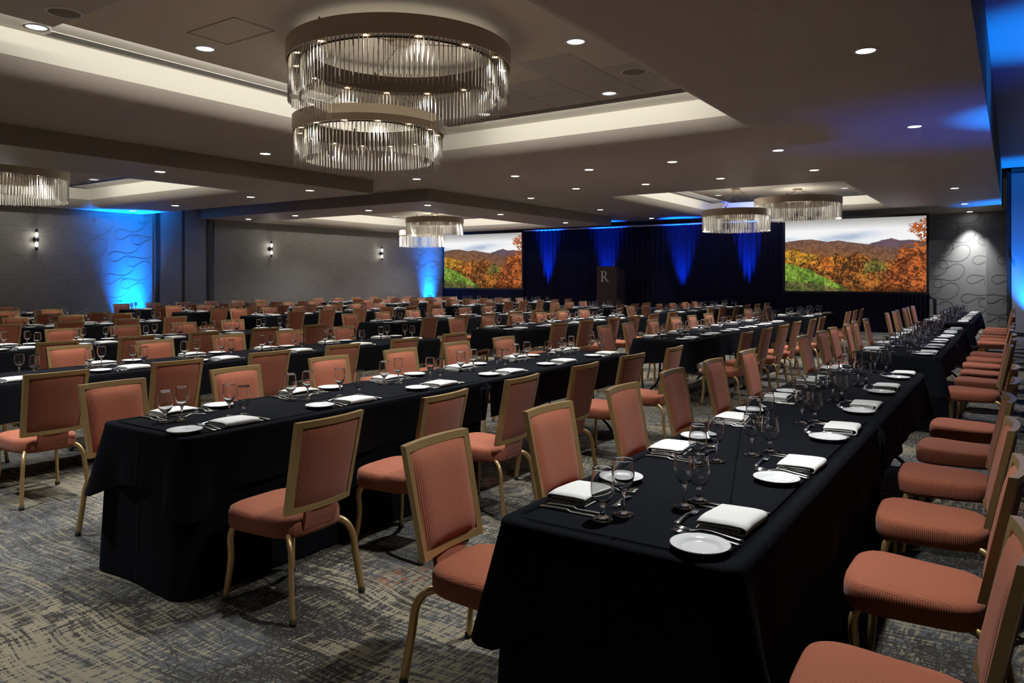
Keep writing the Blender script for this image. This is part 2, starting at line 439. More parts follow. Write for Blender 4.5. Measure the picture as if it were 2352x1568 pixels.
# bulkhead faces between the ceiling levels
def face(name, pts, mat):
    b = MB(); b.quad(*pts); return struct(add(name, b.me(name), mat))
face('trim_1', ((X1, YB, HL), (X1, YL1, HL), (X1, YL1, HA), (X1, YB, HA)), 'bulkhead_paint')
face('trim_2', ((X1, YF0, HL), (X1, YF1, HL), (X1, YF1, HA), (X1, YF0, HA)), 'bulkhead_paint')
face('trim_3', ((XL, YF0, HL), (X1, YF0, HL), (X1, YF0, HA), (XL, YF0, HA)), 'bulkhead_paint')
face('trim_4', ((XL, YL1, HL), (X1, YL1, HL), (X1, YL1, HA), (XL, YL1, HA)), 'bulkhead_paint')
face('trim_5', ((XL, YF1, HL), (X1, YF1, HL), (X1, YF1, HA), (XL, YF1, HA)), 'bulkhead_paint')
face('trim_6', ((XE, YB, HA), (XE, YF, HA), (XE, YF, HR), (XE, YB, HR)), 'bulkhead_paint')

# coffered trays: concave plaster lip, lit wall, upper band, dropped centre panel
for k, (x0, x1, y0, y1, z) in TRAYS.items():
    n = 10; rings = []
    for i in range(n + 1):
        u = i / n; ins = LIP_IN * u; up = LIP_UP * u ** 2.2
        rings.append((x0 + ins, x1 - ins, y0 + ins, y1 - ins, z + up))
    def ring_strip(b, R):
        for A, B in zip(R, R[1:]):
            ca = [(A[0], A[2], A[4]), (A[1], A[2], A[4]), (A[1], A[3], A[4]), (A[0], A[3], A[4])]
            cb = [(B[0], B[2], B[4]), (B[1], B[2], B[4]), (B[1], B[3], B[4]), (B[0], B[3], B[4])]
            for q in range(4): b.quad(ca[q], cb[q], cb[(q + 1) % 4], ca[(q + 1) % 4])
    b = MB(); ring_strip(b, rings)
    L = rings[-1]
    o = struct(add('ceiling', b.me('tray_lip'), 'ceiling'))
    W = L[:4]
    b = MB(); ring_strip(b, [L, (*W, z + BAND_UP)]); add('cove_wall', b.me('cove_wall'), 'cove_paint', o)
    b = MB(); ring_strip(b, [(*W, z + BAND_UP), (W[0] + BAND_W + 0.2, W[1] - 0.1, W[2] + 0.1, W[3] - BAND_W - 0.2, z + BAND_UP)]); add('upper_band', b.me('upper_band'), 'cove_paint', o)
    zt = z + TRAY_UP
    b = MB(); b.box(W[0] + BAND_W, W[1], W[2], W[3] - BAND_W, zt, z + TRAY_UP + 0.012); add('centre_panel', b.me('centre_panel'), 'tray_paint', o)
    # linear slot diffuser along the far and left sides
    zb_ = z + BAND_UP
    b = MB(); b.box(W[0] + 0.07, W[0] + 0.25, y0 + 1.35, W[3] - 0.1, zb_ - 0.006, zb_); add('diffuser_frame', b.me('diffuser_frame'), 'trim_white', o)
    b = MB(); b.box(W[0] + BAND_W + 0.02, W[1] - 0.02, W[3] - BAND_W - 0.21, W[3] - BAND_W - 0.01, zt - 0.006, zt); add('diffuser_frame', b.me('diffuser_frame'), 'trim_white', o)
    for s_ in range(4):
        b = MB(); xx = W[0] + 0.09 + s_ * 0.042; b.box(xx, xx + 0.016, y0 + 1.38, W[3] - 0.12, zb_ - 0.009, zb_ - 0.0055); add('slot', b.me('slot'), 'slot_dark', o)
        b = MB(); yy = W[3] - BAND_W - 0.19 + s_ * 0.045; b.box(W[0] + BAND_W + 0.04, W[1] - 0.04, yy, yy + 0.016, zt - 0.009, zt - 0.0055); add('slot', b.me('slot'), 'slot_dark', o)
    if k in ('T1', 'T4'):
        tb = MB(); tb.box(-0.327, 0.327, -0.33, 0.33, -0.006, -0.0005); tme = tb.me('tile')
        ylist = [7.33 + 0.335, 8.0 + 0.335] if k == 'T1' else [21.3, 21.97]
        for yy in ylist:
            for i in range(6):
                xx = -3.47 - 0.665 * i
                if xx < -7.2: continue
                add('ceiling_tile', tme, 'tile_white', o, (xx, yy - 0.0, zt))
        if k == 'T1':
            for (xx, yy) in ((-4.12, 6.98), (-7.0, 2.95), (-6.35, 2.95), (-5.7, 2.95)): add('ceiling_tile', tme, 'tile_white', o, (xx, yy, zt))
            hb = MB()
            for (a0, a1, b0, b1) in ((-6.46, -6.45, 4.06, 4.5), (-5.74, -5.73, 4.06, 4.5), (-6.46, -5.73, 4.06, 4.07), (-6.46, -5.73, 4.49, 4.5)): hb.box(a0, a1, b0, b1, zt - 0.004, zt)
            add('access_hatch', hb.me('access_hatch'), 'bulkhead_paint', o)

# walls
def wall(name, x0, x1, y0, y1, z0, z1, mat):
    b = MB(); b.box(x0, x1, y0, y1, z0, z1); return struct(add(name, b.me(name), mat))
def loop_print(h0, h1, v0, v1, to3d, wid, seed):
    """wandering printed line: a curve whose heading swings back and forth, climbing the wall in columns"""
    r = random.Random(seed); V = []; Fc = []; col = 0; h = h0 - 0.3
    while h < h1 + 0.3:
        om = 1.86; L = 1.95; n = 48; x, z = h, v0 - 0.3; ds = L / n; k = 7 if col % 2 else 0; big = 1.0; pts = []
        while z < v1 + 0.2 and len(pts) < 900:
            th = om * math.sin(2 * PI * k / n) + 0.42 * math.sin(4 * PI * k / n + 0.6)
            x += math.sin(th) * ds * big; z += math.cos(th) * ds * big; k += 1; pts.append((x, z, th))
        run = None
        for (px_, pz_, th) in pts:
            if not (h0 <= px_ <= h1 and v0 <= pz_ <= v1): run = None; continue
            nx_, nz_ = math.cos(th) * wid / 2, -math.sin(th) * wid / 2
            i = len(V); V += [to3d(px_ - nx_, pz_ - nz_), to3d(px_ + nx_, pz_ + nz_)]
            if run is not None: Fc.append((run, run + 1, i + 1, i))
            run = i
        h += 0.66; col += 1
    return mesh('loop_print', V, Fc)
for (ya, yb, sd_) in ((3.0, 11.02, 1), (12.88, 23.2, 2)):
    o = wall('wall_left', XL - 0.15, XL, YB if ya < 5 else ya, yb if ya < 5 else YF, 0, HA, 'wallpaper_y')
    add('loop_print', loop_print(ya, yb, 0.1, HL, lambda p, q: (XL + 0.0015, p, q), 0.020, sd_), 'loop_print_soft', o)
o = wall('wall_left', XL - 0.20, XL - 0.05, 11.02, 12.88, 0, HA, 'panel_grey')
for (ya, yb) in ((11.14, 11.24), (11.91, 11.97), (12.66, 12.77)):
    b = MB(); b.box(XL - 0.06, XL - 0.02, ya, yb, 0, HA); add('panel_post', b.me('panel_post'), 'panel_frame', o)
for (ya, yb) in ((11.25, 11.90), (11.98, 12.65)):
    b = MB(); b.box(XL - 0.06, XL - 0.035, ya, yb, 0, HA); add('wall_panel', b.me('wall_panel'), 'panel_grey', o)
o = wall('wall_far', XL, -6.3, 24.6, 24.75, 0, HA, 'panel_grey')
for xx in (-12.9, -11.75, -10.6, -9.4, -8.2):
    b = MB(); b.box(xx - 0.03, xx + 0.03, 24.585, 24.61, 0, HA); add('panel_post', b.me('panel_post'), 'panel_frame', o)
wall('wall_far', -6.3, -6.2, 24.6, YF, 0, HA, 'panel_grey')
o = wall('wall_far', -6.3, -0.66, YF, YF + 0.15, 0, HA, 'wallpaper_x')
add('loop_print', loop_print(-2.6, -0.66, 0.1, HA, lambda p, q: (p, YF - 0.0015, q), 0.026, 3), 'loop_print_dark', o)
o = wall('wall_far', -0.66, -0.10, YF - 0.10, YF + 0.15, 0, HA, 'wallpaper_x')
add('loop_print', loop_print(-0.66, -0.15, 0.1, HA, lambda p, q: (p, YF - 0.1015, q), 0.026, 4), 'loop_print_dark', o)
wall('wall_far', -0.14, -0.04, 23.6, 25.3, 0, HR, 'panel_frame')
wall('wall_far', -0.13, XR, 23.6, 23.75, 0, HR, 'panel_grey')
o = wall('door_1', -0.04, XR, 23.55, 23.6, 0.02, 4.30, 'door_panel')
b = MB(); b.box(-0.14, XR, 23.53, 23.6, 4.30, 4.335); add('door_header', b.me('door_header'), 'panel_frame', o)
b = MB(); b.box(-0.14, -0.055, 23.53, 23.6, 0, 4.30); add('door_jamb', b.me('door_jamb'), 'panel_frame', o)
b = MB(); b.box(-0.052, -0.03, 23.50, 23.55, 1.95, 2.12); add('door_latch', b.me('door_latch'), 'panel_frame', o)
wall('baseboard_far', -0.13, XR, 23.50, 23.55, 0, 0.11, 'baseboard_dark')
wall('baseboard_left', XL, XL + 0.02, YB, 11.02, 0, 0.12, 'baseboard_dark')
wall('wall_right', XR, XR + 0.15, YB, YF, 0, HR, 'panel_grey')
wall('wall_back', XL, XR, YB - 0.15, YB, 0, HR, 'panel_grey')

# ------------------------------------------------------------------ downlights and speakers
lb = MB(); lb.lathe([(0, -0.004), (0.078, -0.004)], 14); lens_me = lb.me('lens')
tb = MB(); tb.lathe([(0.078, -0.001), (0.08, -0.007), (0.102, -0.005), (0.104, 0.0)], 24); trim_me = tb.me('trim_ring', True)
def downlight(x, y, z, label, big=False):
    o = empty('downlight', (x, y, z)); tag(o, label, 'light', 'recessed ceiling downlights')
    if big: o.scale = (1.12, 1.12, 1)
    l = add('lens', lens_me if not big else lens_big, 'lamp_lens' if not big else 'lamp_lens_soft', o); add('trim_ring', trim_me, 'trim_white', o)
lb = MB(); lb.lathe([(0, -0.004), (0.075, -0.004), (0.078, -0.001)], 24); lens_big = lb.me('lens_big')
for x, y, l in DOWN_A: downlight(x, y, HA, l)
for x, y, l in DOWN_LF: downlight(x, y, HL, l)
for k, Ls in TRAY_LIGHTS.items():
    for x, y, l in Ls: downlight(x, y, TRAYS[k][4] + TRAY_UP - 0.007, l, True)
gb = MB(); gb.lathe([(0, -0.016), (0.10, -0.012), (0.125, -0.006)], 28); gril_me = gb.me('grille', True)
rb = MB(); rb.lathe([(0.125, -0.006), (0.128, -0.013), (0.150, -0.009), (0.153, 0)], 28); rim_me = rb.me('speaker_rim', True)
for (x, y, k, l) in ((-6.84, 3.15, 'T1', 'round ceiling speaker at top left of the nearest tray'), (-3.51, 7.62, 'T1', 'round ceiling speaker in a tile at right of nearest tray'),
                     (-3.56, 21.71, 'T4', 'round ceiling speaker right of the far right chandeliers'), (-6.82, 21.6, 'T4', 'round ceiling speaker behind the far right chandelier cables'),
                     (-16.23, 7.82, 'T2', 'round ceiling speaker in the far left tray')):
    o = empty('ceiling_speaker', (x, y, TRAYS[k][4] + TRAY_UP - 0.007)); tag(o, l, 'speaker', 'round ceiling speakers')
    add('grille', gril_me, 'speaker_grille', o); add('speaker_rim', rim_me, 'trim_white', o)

# ------------------------------------------------------------------ chandeliers
def rod_mesh(L, r):
    b = MB(); b.tube([(0, 0, 0), (0, 0, -L)], r, seg=5); return b.me('glass_rod', True)
RODS = {}
def chandelier(x, y, zb, R, ztop, label, near):
    root = empty('ring_chandelier', (x, y, zb)); tag(root, label, 'chandelier', 'ring chandeliers with glass rods')
    bh, wd_ = 0.172, 0.15
    b = MB(); b.lathe_sharp([(R - 0.006, 0.0), (R, 0), (R, bh), (R - 0.006, bh), (R - 0.006, 0.0)], 96)
    add('outer_band', b.me('outer_band', True), 'bronze', root)
    b = MB(); b.lathe_sharp([(R - wd_, 0.01), (R - wd_, bh), (R - wd_ + 0.006, bh), (R - wd_ + 0.006, 0.01)], 80); add('inner_band', b.me('inner_band', True), 'bronze_dark', root)
    b = MB(); b.lathe([(R - wd_ + 0.006, 0.02), (R - 0.006, 0.02)], 64); add('soffit_ring', b.me('soffit_ring'), 'bronze_dark', root)
    b = MB(); b.lathe([(R - wd_, bh - 0.01), (R, bh - 0.01)], 64); add('top_ring', b.me('top_ring'), 'bronze_dark', root)
    nl = 14
    lb = MB(); lb.lathe([(0, 0), (0.026, 0), (0.03, 0.006)], 10); lme = lb.me('led_lamp')
    cb = MB(); cb.lathe([(0.03, -0.002), (0.034, -0.006), (0.044, -0.004), (0.046, 0.01)], 12); cme = cb.me('led_collar', True)
    for i in range(nl):
        a = 2 * PI * (i + 0.5) / nl
        p = ((R - wd_ / 2) * math.cos(a), (R - wd_ / 2) * math.sin(a), 0.012)
        l = add('led_lamp', lme, 'led_warm', root, p); add('led_collar', cme, 'gold', l)
        if i % (2 if near else 7) == 0:
            light('led_beam', 'SPOT', (x + p[0], y + p[1], zb + 0.008), P_LED * (1.0 if near else 3.2), (1.0, 0.965, 0.90), spot_size=math.radians(100), spot_blend=0.85, shadow_soft_size=0.03)
    if not near: light('ring_fill', 'POINT', (x, y, zb - 0.12), 22.0, (1.0, 0.95, 0.86), shadow_soft_size=0.25)  # added fill point, no bulb hangs here; brightens rods and bands
    if near: light('ring_upfill', 'AREA', (x, y, zb - 0.30), P_FILL, (1.0, 0.93, 0.80), rot=(PI, 0, 0), shape='DISK', size=2 * R - 0.1)  # added upward fill, stands in for rod scatter on the tray ceiling
    L = 0.385
    rows = [(R - 0.022, int(2 * PI * R / 0.043)), (R - wd_ + 0.022, int(2 * PI * R / 0.052))]
    pts = []
    for (rr, n) in rows:
        for i in range(n):
            a = 2 * PI * (i + 0.25 * random.random()) / n
            pts.append((rr * math.cos(a), rr * math.sin(a), 0.02, L * (0.97 + 0.06 * random.random())))
    if near:
        if 'm' not in RODS: RODS['m'] = rod_mesh(1.0, 0.0042)
        for p in pts:
            o = add('glass_rod', RODS['m'], 'crystal', root, p[:3]); o.scale = (1, 1, p[3])
    else:
        b = MB()
        for p in pts: b.tube([p[:3], (p[0], p[1], p[2] - p[3])], 0.0062, seg=4, caps=False)
        o = add('glass_rods', b.me('glass_rods', True), 'crystal', root); o['kind'] = 'stuff'
    hc = ztop - zb
    b = MB(); b.lathe([(0, hc - 0.055), (0.10, hc - 0.055), (0.115, hc - 0.045), (0.115, hc)], 24); add('canopy', b.me('canopy', True), 'bronze', root)
    for i in range(3):
        a = 2 * PI * i / 3 + 0.5
        b = MB(); b.tube([(0.08 * math.cos(a), 0.08 * math.sin(a), hc - 0.05), ((R - wd_ / 2) * math.cos(a), (R - wd_ / 2) * math.sin(a), bh)], 0.004 if near else 0.006, seg=5)
        add('cable', b.me('cable'), 'cable', root)
        b = MB(); b.tube([((R - wd_ / 2) * math.cos(a), (R - wd_ / 2) * math.sin(a), bh - 0.01), ((R - wd_ / 2) * math.cos(a), (R - wd_ / 2) * math.sin(a), bh + 0.05)], 0.009, seg=6); add('cable_grip', b.me('cable_grip'), 'cable', root)
ZT = HA + TRAY_UP; ZTL = HL + TRAY_UP
chandelier(-4.92, 5.34, 3.55, 1.07, ZT, 'large upper bronze ring chandelier nearest the camera', True)
chandelier(-6.15, 6.15, 3.175, 0.86, ZT, 'smaller lower bronze ring chandelier under the large nearest ring', True)
chandelier(-4.62, 20.0, 3.42, 1.07, ZT, 'upper ring chandelier in front of the right screen', False)
chandelier(-5.92, 19.05, 3.11, 0.86, ZT, 'lower ring chandelier in front of the blue drape', False)
chandelier(-14.5, 5.6, 3.24, 1.07, ZTL, 'ring chandelier cut off by the left edge', False)
chandelier(-15.05, 17.90, 3.25, 0.91, ZTL, 'upper ring chandelier left of the left screen', False)
chandelier(-16.45, 18.90, 2.96, 0.765, ZTL, 'lower ring chandelier over the blue lit wall', False)

# ------------------------------------------------------------------ wall sconces
for (yy, lab) in ((8.14, 'wall sconce left of the wide blue wall glow'), (14.79, 'wall sconce right of the folding wall panels'), (19.64, 'wall sconce closest to the left screen')):
    o = empty('wall_sconce', (XL, yy, 2.44)); tag(o, lab, 'lamp', 'wall sconces')
    b = MB(); b.lathe([(0, -0.075), (0.03, -0.07), (0.062, -0.03), (0.068, 0.0), (0.062, 0.03), (0.03, 0.07), (0, 0.075)], 14)
    add('backplate', b.me('backplate', True), 'black_metal', o, (0.06, -0.0, 0))
    b = MB(); b.tube([(0, 0, 0), (0.1, 0, 0)], 0.03, seg=8); add('arm', b.me('arm'), 'black_metal', o)
    for s_ in (1, -1):
        b = MB(); b.tube([(0.1, 0, s_ * 0.07), (0.1, 0, s_ * 0.16)], 0.028, seg=10); add('glass_tube', b.me('glass_tube', True), 'sconce_glow', o)
        b = MB(); b.tube([(0.1, 0, s_ * 0.16), (0.1, 0, s_ * 0.245)], 0.03, seg=10); add('end_cap', b.me('end_cap', True), 'black_metal', o)
        light('sconce_lamp', 'POINT', (XL + 0.14, yy, 2.44 + s_ * 0.115), 1.6, (1, 0.95, 0.8), shadow_soft_size=0.03)

# ------------------------------------------------------------------ stage, drape, screens
YD = 23.3
b = MB(); b.box(-14.6, -5.75, 21.35, 23.12, 0.0, 0.575)
o = add('stage_riser', b.me('stage_riser'), 'stage_black'); tag(o, 'low black stage riser under the lectern before the drape', 'stage')
def pleats(x0, x1, y, z0, z1, pitch, amp, seed, nz=6):
    r = random.Random(seed); n = int((x1 - x0) / (pitch / 6)); v = []; f = []
    ph = [r.uniform(0, 6) for _ in range(4)]
    for j in range(nz + 1):
        u = j / nz; z = z0 + (z1 - z0) * u
        for i in range(n + 1):
            x = x0 + (x1 - x0) * i / n
            a = 2 * PI * x / pitch + 1.2 * math.sin(x * 1.7 + ph[0]) + 0.25 * math.sin(u * 4 + x * 2)
            k = amp * (0.75 + 0.5 * math.sin(x * 2.3 + ph[1])) * (1.0 - 0.35 * u)
            v.append((x, y + k * math.sin(a) + 0.4 * k * math.sin(2 * a + ph[2]), z))
    for j in range(nz):
        for i in range(n):
            p = j * (n + 1) + i; f.append((p, p + 1, p + n + 2, p + n + 1))
    return mesh('pleated_cloth', v, f, True)
for i, (xa, xb, lab) in enumerate(((-15.25, -12.2, 'tall black pleated drape between left screen and lectern'), (-12.2, -8.95, 'tall black pleated drape right behind the lectern'), (-8.95, -5.78, 'tall black pleated drape beside the right screen'))):
    o = empty('drape_panel', ((xa + xb) / 2, YD, 0)); tag(o, lab, 'curtain', 'pleated drapes behind the stage')
    p = add('pleated_cloth', pleats(xa, xb, YD, 0.02, 3.30, 0.17, 0.032, 3 + i), 'drape', o); p.matrix_parent_inverse = o.matrix_basis.inverted()
    q = MB(); q.tube([(xa, YD, 3.315), (xb, YD, 3.315)], 0.025, seg=8); p = add('drape_rail', q.me('drape_rail'), 'trim_white', o); p.matrix_parent_inverse = o.matrix_basis.inverted()

# the projected landscape, painted on a fine grid
NX, NY = 440, 248
def vnoise(sx, sy, seed, octv=4):
    r = np.random.default_rng(seed); out = np.zeros((NY, NX)); amp = 1; tot = 0
    for o_ in range(octv):
        gx, gy = int(sx * 2 ** o_) + 2, int(sy * 2 ** o_) + 2
        g = r.random((gy + 1, gx + 1))
        X = np.linspace(0, gx - 1.001, NX); Y = np.linspace(0, gy - 1.001, NY)
        xi, yi = X.astype(int), Y.astype(int); fx, fy = X - xi, Y - yi
        fx = fx * fx * (3 - 2 * fx); fy = fy * fy * (3 - 2 * fy)
        A = g[np.ix_(yi, xi)] * (1 - fx) + g[np.ix_(yi, xi + 1)] * fx
        B = g[np.ix_(yi + 1, xi)] * (1 - fx) + g[np.ix_(yi + 1, xi + 1)] * fx
        out += amp * (A * (1 - fy[:, None]) + B * fy[:, None]); tot += amp; amp *= 0.55
    return out / tot
def paint():
    u = np.linspace(0, 1, NX)[None, :].repeat(NY, 0); v = np.linspace(0, 1, NY)[:, None].repeat(NX, 1)
    c3 = lambda *c: np.array(c)[None, None, :] / 255.0
    lerp = lambda a, b_, k: a + (b_ - a) * k[..., None]
    step = lambda x, w: np.clip(x / w + 0.5, 0, 1)
    fine = vnoise(70, 40, 1, 3); mid = vnoise(22, 13, 2, 4); big = vnoise(6, 4, 3, 3); speck = rng.random((NY, NX))
    img = lerp(c3(168, 166, 164), c3(250, 250, 250), np.clip(v / 0.15, 0, 1)) * np.ones((NY, NX, 1))
    cl = np.exp(-(((u - 0.46) / 0.22) ** 2 + ((v - 0.255 + 0.18 * (u - 0.45)) / 0.055) ** 2)) * (0.55 + 0.9 * (vnoise(9, 12, 5) - 0.3))
    img = lerp(img, c3(176, 190, 214), np.clip(cl * 1.2, 0, 0.9)); img = lerp(img, c3(190, 208, 230), np.clip(np.exp(-(((u - 0.02) / 0.08) ** 2 + ((v - 0.27) / 0.03) ** 2)) * 0.7, 0, 1))
    img = lerp(img, c3(200, 215, 235), np.clip(np.exp(-(((u - 0.55) / 0.2) ** 2 + ((v - 0.36) / 0.03) ** 2)) * 0.6, 0, 1))
    jag = (vnoise(60, 2, 8, 3)[0] - 0.5) * 0.012
    r2 = np.interp(u[0], [0, .5, .56, .62, .7, .77, .82, .9, 1], [.5, .4, .385, .35, .31, .282, .315, .31, .34]) + jag
    m2 = step(v - r2[None, :], 0.006); img = lerp(img, lerp(c3(92, 78, 92), c3(120, 92, 100), mid), m2)
    r1 = np.interp(u[0], [0, .06, .13, .2, .27, .33, .4, .46, .52, .6, .75, 1], [.30, .285, .275, .272, .295, .31, .298, .315, .335, .355, .40, .46]) + jag
    m1 = step(v - r1[None, :], 0.006); dep = np.clip((v - r1[None, :]) / 0.28, 0, 1)
    rust = lerp(lerp(c3(108, 84, 80), c3(122, 90, 72), mid), lerp(c3(128, 80, 58), c3(150, 104, 62), fine), np.clip(dep * 1.3, 0, 1))
    rust = rust * (0.72 + 0.5 * fine[..., None]); img = lerp(img, rust, m1)
    hue = vnoise(30, 17, 77, 2)
    def clump(img, top, jit, ca, cb, dark, seed, left=0, right=1):
        n_ = vnoise(95, 54, seed, 2); blob = vnoise(14, 8, seed + 50, 3)
        t_ = np.interp(u[0], top[0], top[1])[None, :] + (blob - 0.5) * jit + (n_ - 0.5) * 0.04
        m = step(v - t_, 0.01) * (u >= left) * (u <= right)
        sh = np.clip(0.46 + (n_ - 0.5) * 1.9 + (blob - 0.45) * 1.7 - (v - t_) * 0.6, 0, 1)
        col = lerp(dark, lerp(ca, cb, np.clip(hue * 1.6 - 0.3, 0, 1)), sh) * (0.86 + 0.28 * speck[..., None])
        return lerp(img, col, m)
    img = clump(img, ([0, .08, .16, .25, .3], [.42, .40, .46, .50, .62]), .06, c3(228, 172, 60), c3(208, 140, 48), c3(104, 76, 34), 21, 0, .3)
    img = clump(img, ([.12, .2, .3, .38, .46, .52, .6, .66, .72, .8, 1], [.64, .56, .52, .50, .54, .47, .52, .60, .62, .55, .5]), .08, c3(224, 150, 56), c3(196, 104, 50), c3(74, 48, 28), 22)
    img = clump(img, ([.58, .62, .68, .74, .76], [.62, .58, .57, .62, .8]), .05, c3(150, 130, 62), c3(170, 136, 60), c3(72, 72, 40), 23, .58, .77)
    img = clump(img, ([.2, .3, .4, .5, .6, .7, .85, 1], [.86, .76, .72, .70, .74, .72, .76, .8]), .10, c3(206, 118, 54), c3(176, 116, 50), c3(64, 42, 28), 24)
    img = clump(img, ([0, .08, .16, .24, .32, .4, .46, .5], [.60, .635, .68, .75, .82, .90, .97, 1.1]), .03, c3(132, 166, 62), c3(164, 190, 80), c3(76, 104, 40), 25, 0, .5)
    img = clump(img, ([0, .12, .25, .4, .5], [.86, .87, .90, .95, 1.0]), .06, c3(112, 122, 62), c3(128, 106, 70), c3(60, 66, 38), 26, 0, .5)
    edge = np.interp(v[:, 0], [0, .03, .07, .1, .16, .2, .24, .28, .33, .38, .45, .55, .62, .75, 1], [1.1, .985, .95, .90, .89, .875, .93, .955, .955, .85, .81, .80, .79, .74, .68])[:, None]
    n_ = vnoise(85, 52, 41, 2); blob = vnoise(13, 9, 42, 3)
    m = step(u - edge - (n_ - 0.5) * 0.09 - (blob - 0.5) * 0.05, 0.01)
    holes = (n_ < 0.36) & (v < 0.42); m = m * (~holes)
    sh = np.clip(0.48 + (n_ - 0.5) * 2.0 + (blob - 0.45) * 1.3, 0, 1); tree = lerp(c3(80, 44, 28), lerp(c3(216, 124, 58), c3(190, 96, 50), hue), sh) * (0.86 + 0.28 * speck[..., None]); img = lerp(img, tree, m)
    bot = np.clip((v - 0.9) / 0.1, 0, 1) * (u > 0.4); img = lerp(img, img * 0.55, bot * 0.8)
    img = np.clip(img, 0, 1)
    return np.where(img < 0.04045, img / 12.92, ((img + 0.055) / 1.055) ** 2.4)
PW, PH = 3.74, 2.10
pix = paint()
gx, gy = np.meshgrid(np.linspace(-PW / 2, PW / 2, NX), np.linspace(PH, 0, NY))
vv = np.stack([gx.ravel(), np.zeros(NX * NY), gy.ravel()], 1)
ii = (np.arange(NY - 1)[:, None] * NX + np.arange(NX - 1)[None, :]).ravel()
ff = np.stack([ii, ii + NX, ii + NX + 1, ii + 1], 1)
pic = bpy.data.meshes.new('picture'); pic.from_pydata(vv.tolist(), [], ff.tolist())
ca = pic.color_attributes.new('picture', 'FLOAT_COLOR', 'POINT')
ca.data.foreach_set('color', np.concatenate([pix.reshape(-1, 3), np.ones((NX * NY, 1))], 1).ravel().astype(np.float32))
for (xc, lab, sd_) in ((-3.84, 'projection screen at right showing autumn mountain landscape', 5), (-17.12, 'projection screen at left showing autumn mountain landscape', 9)):
    o = empty('projection_screen', (xc, YD - 0.12, 0)); tag(o, lab, 'screen', 'projection screens')
    sw = PW / 2
    add('picture_surface', pic, 'picture', o, (0, 0, 1.155))
    b = MB(); t_ = 0.065
    b.box(-sw - t_, sw + t_, -0.005, 0.05, 1.155 + PH, 1.155 + PH + t_); b.box(-sw - t_, sw + t_, -0.005, 0.05, 1.155 - t_, 1.155)
    b.box(-sw - t_, -sw, -0.005, 0.05, 1.155, 1.155 + PH); b.box(sw, sw + t_, -0.005, 0.05, 1.155, 1.155 + PH)
    add('screen_frame', b.me('screen_frame'), 'drape_black', o)
    b = MB(); b.box(-sw, sw, 0.01, 0.04, 1.155, 1.155 + PH); add('screen_back', b.me('screen_back'), 'drape_black', o)
    add('screen_skirt', pleats(-sw - 0.08, sw + 0.08, -0.03, 0.015, 1.10, 0.11, 0.018, sd_, 3), 'drape', o)
    b = MB(); b.box(-sw - 0.08, sw + 0.08, -0.02, 0.02, 1.085, 1.11); add('skirt_rail', b.me('skirt_rail'), 'drape_black', o)
b = MB(); b.tube(catmull([(-1.80, 23.35, 0.0), (-1.80, 23.35, 0.85), (-1.86, 23.35, 1.0), (-1.95, 23.35, 1.04)], 5), 0.022, seg=8)
b.tube([(-1.80, 23.9, 0.0), (-1.80, 23.9, 0.95), (-1.95, 23.9, 1.0)], 0.022, seg=8); b.tube([(-1.80, 23.35, 0.5), (-1.80, 23.9, 0.5)], 0.018, seg=8)
tag(add('handrail', b.me('handrail', True), 'black_metal'), 'black tubular handrail at the right screen skirt corner', 'railing')

# lectern
o = empty('lectern', (-11.12, 22.0, 0.575)); tag(o, 'dark wood lectern with a letter R on the stage', 'lectern')
hw, dp, h0, h1 = 0.355, 0.64, 1.335, 1.165
vs = [(-hw, 0, 0), (hw, 0, 0), (hw, dp, 0), (-hw, dp, 0), (-hw, 0, h0), (hw, 0, h0), (hw, 0.10, h0), (-hw, 0.10, h0), (hw, dp, h1), (-hw, dp, h1)]
fs = [(0, 1, 5, 4), (1, 2, 8, 6, 5), (2, 3, 9, 8), (3, 0, 4, 7, 9), (0, 3, 2, 1)]
add('body', mesh('body', vs, fs), 'wood', o)
add('reading_top', mesh('reading_top', [(-hw - .01, -.01, h0), (hw + .01, -.01, h0), (hw + .01, .10, h0), (-hw - .01, .10, h0), (hw + .01, dp + .01, h1), (-hw - .01, dp + .01, h1),
     (-hw - .01, -.01, h0 + .02), (hw + .01, -.01, h0 + .02), (hw + .01, .105, h0 + .02), (-hw - .01, .105, h0 + .02), (hw + .01, dp + .01, h1 + .02), (-hw - .01, dp + .01, h1 + .02)],
     [(0, 1, 2, 3), (3, 2, 4, 5), (6, 9, 8, 7), (9, 11, 10, 8), (0, 6, 7, 1), (1, 7, 8, 2), (2, 8, 10, 4), (4, 10, 11, 5), (5, 11, 9, 3), (3, 9, 6, 0)]), 'wood', o)
b = MB(); b.box(hw - 0.02, hw + 0.006, -0.006, 0.02, 0, h0); b.box(-hw - 0.006, -hw + 0.02, -0.006, 0.02, 0, h0); add('corner_trim', b.me('corner_trim'), 'wood', o)
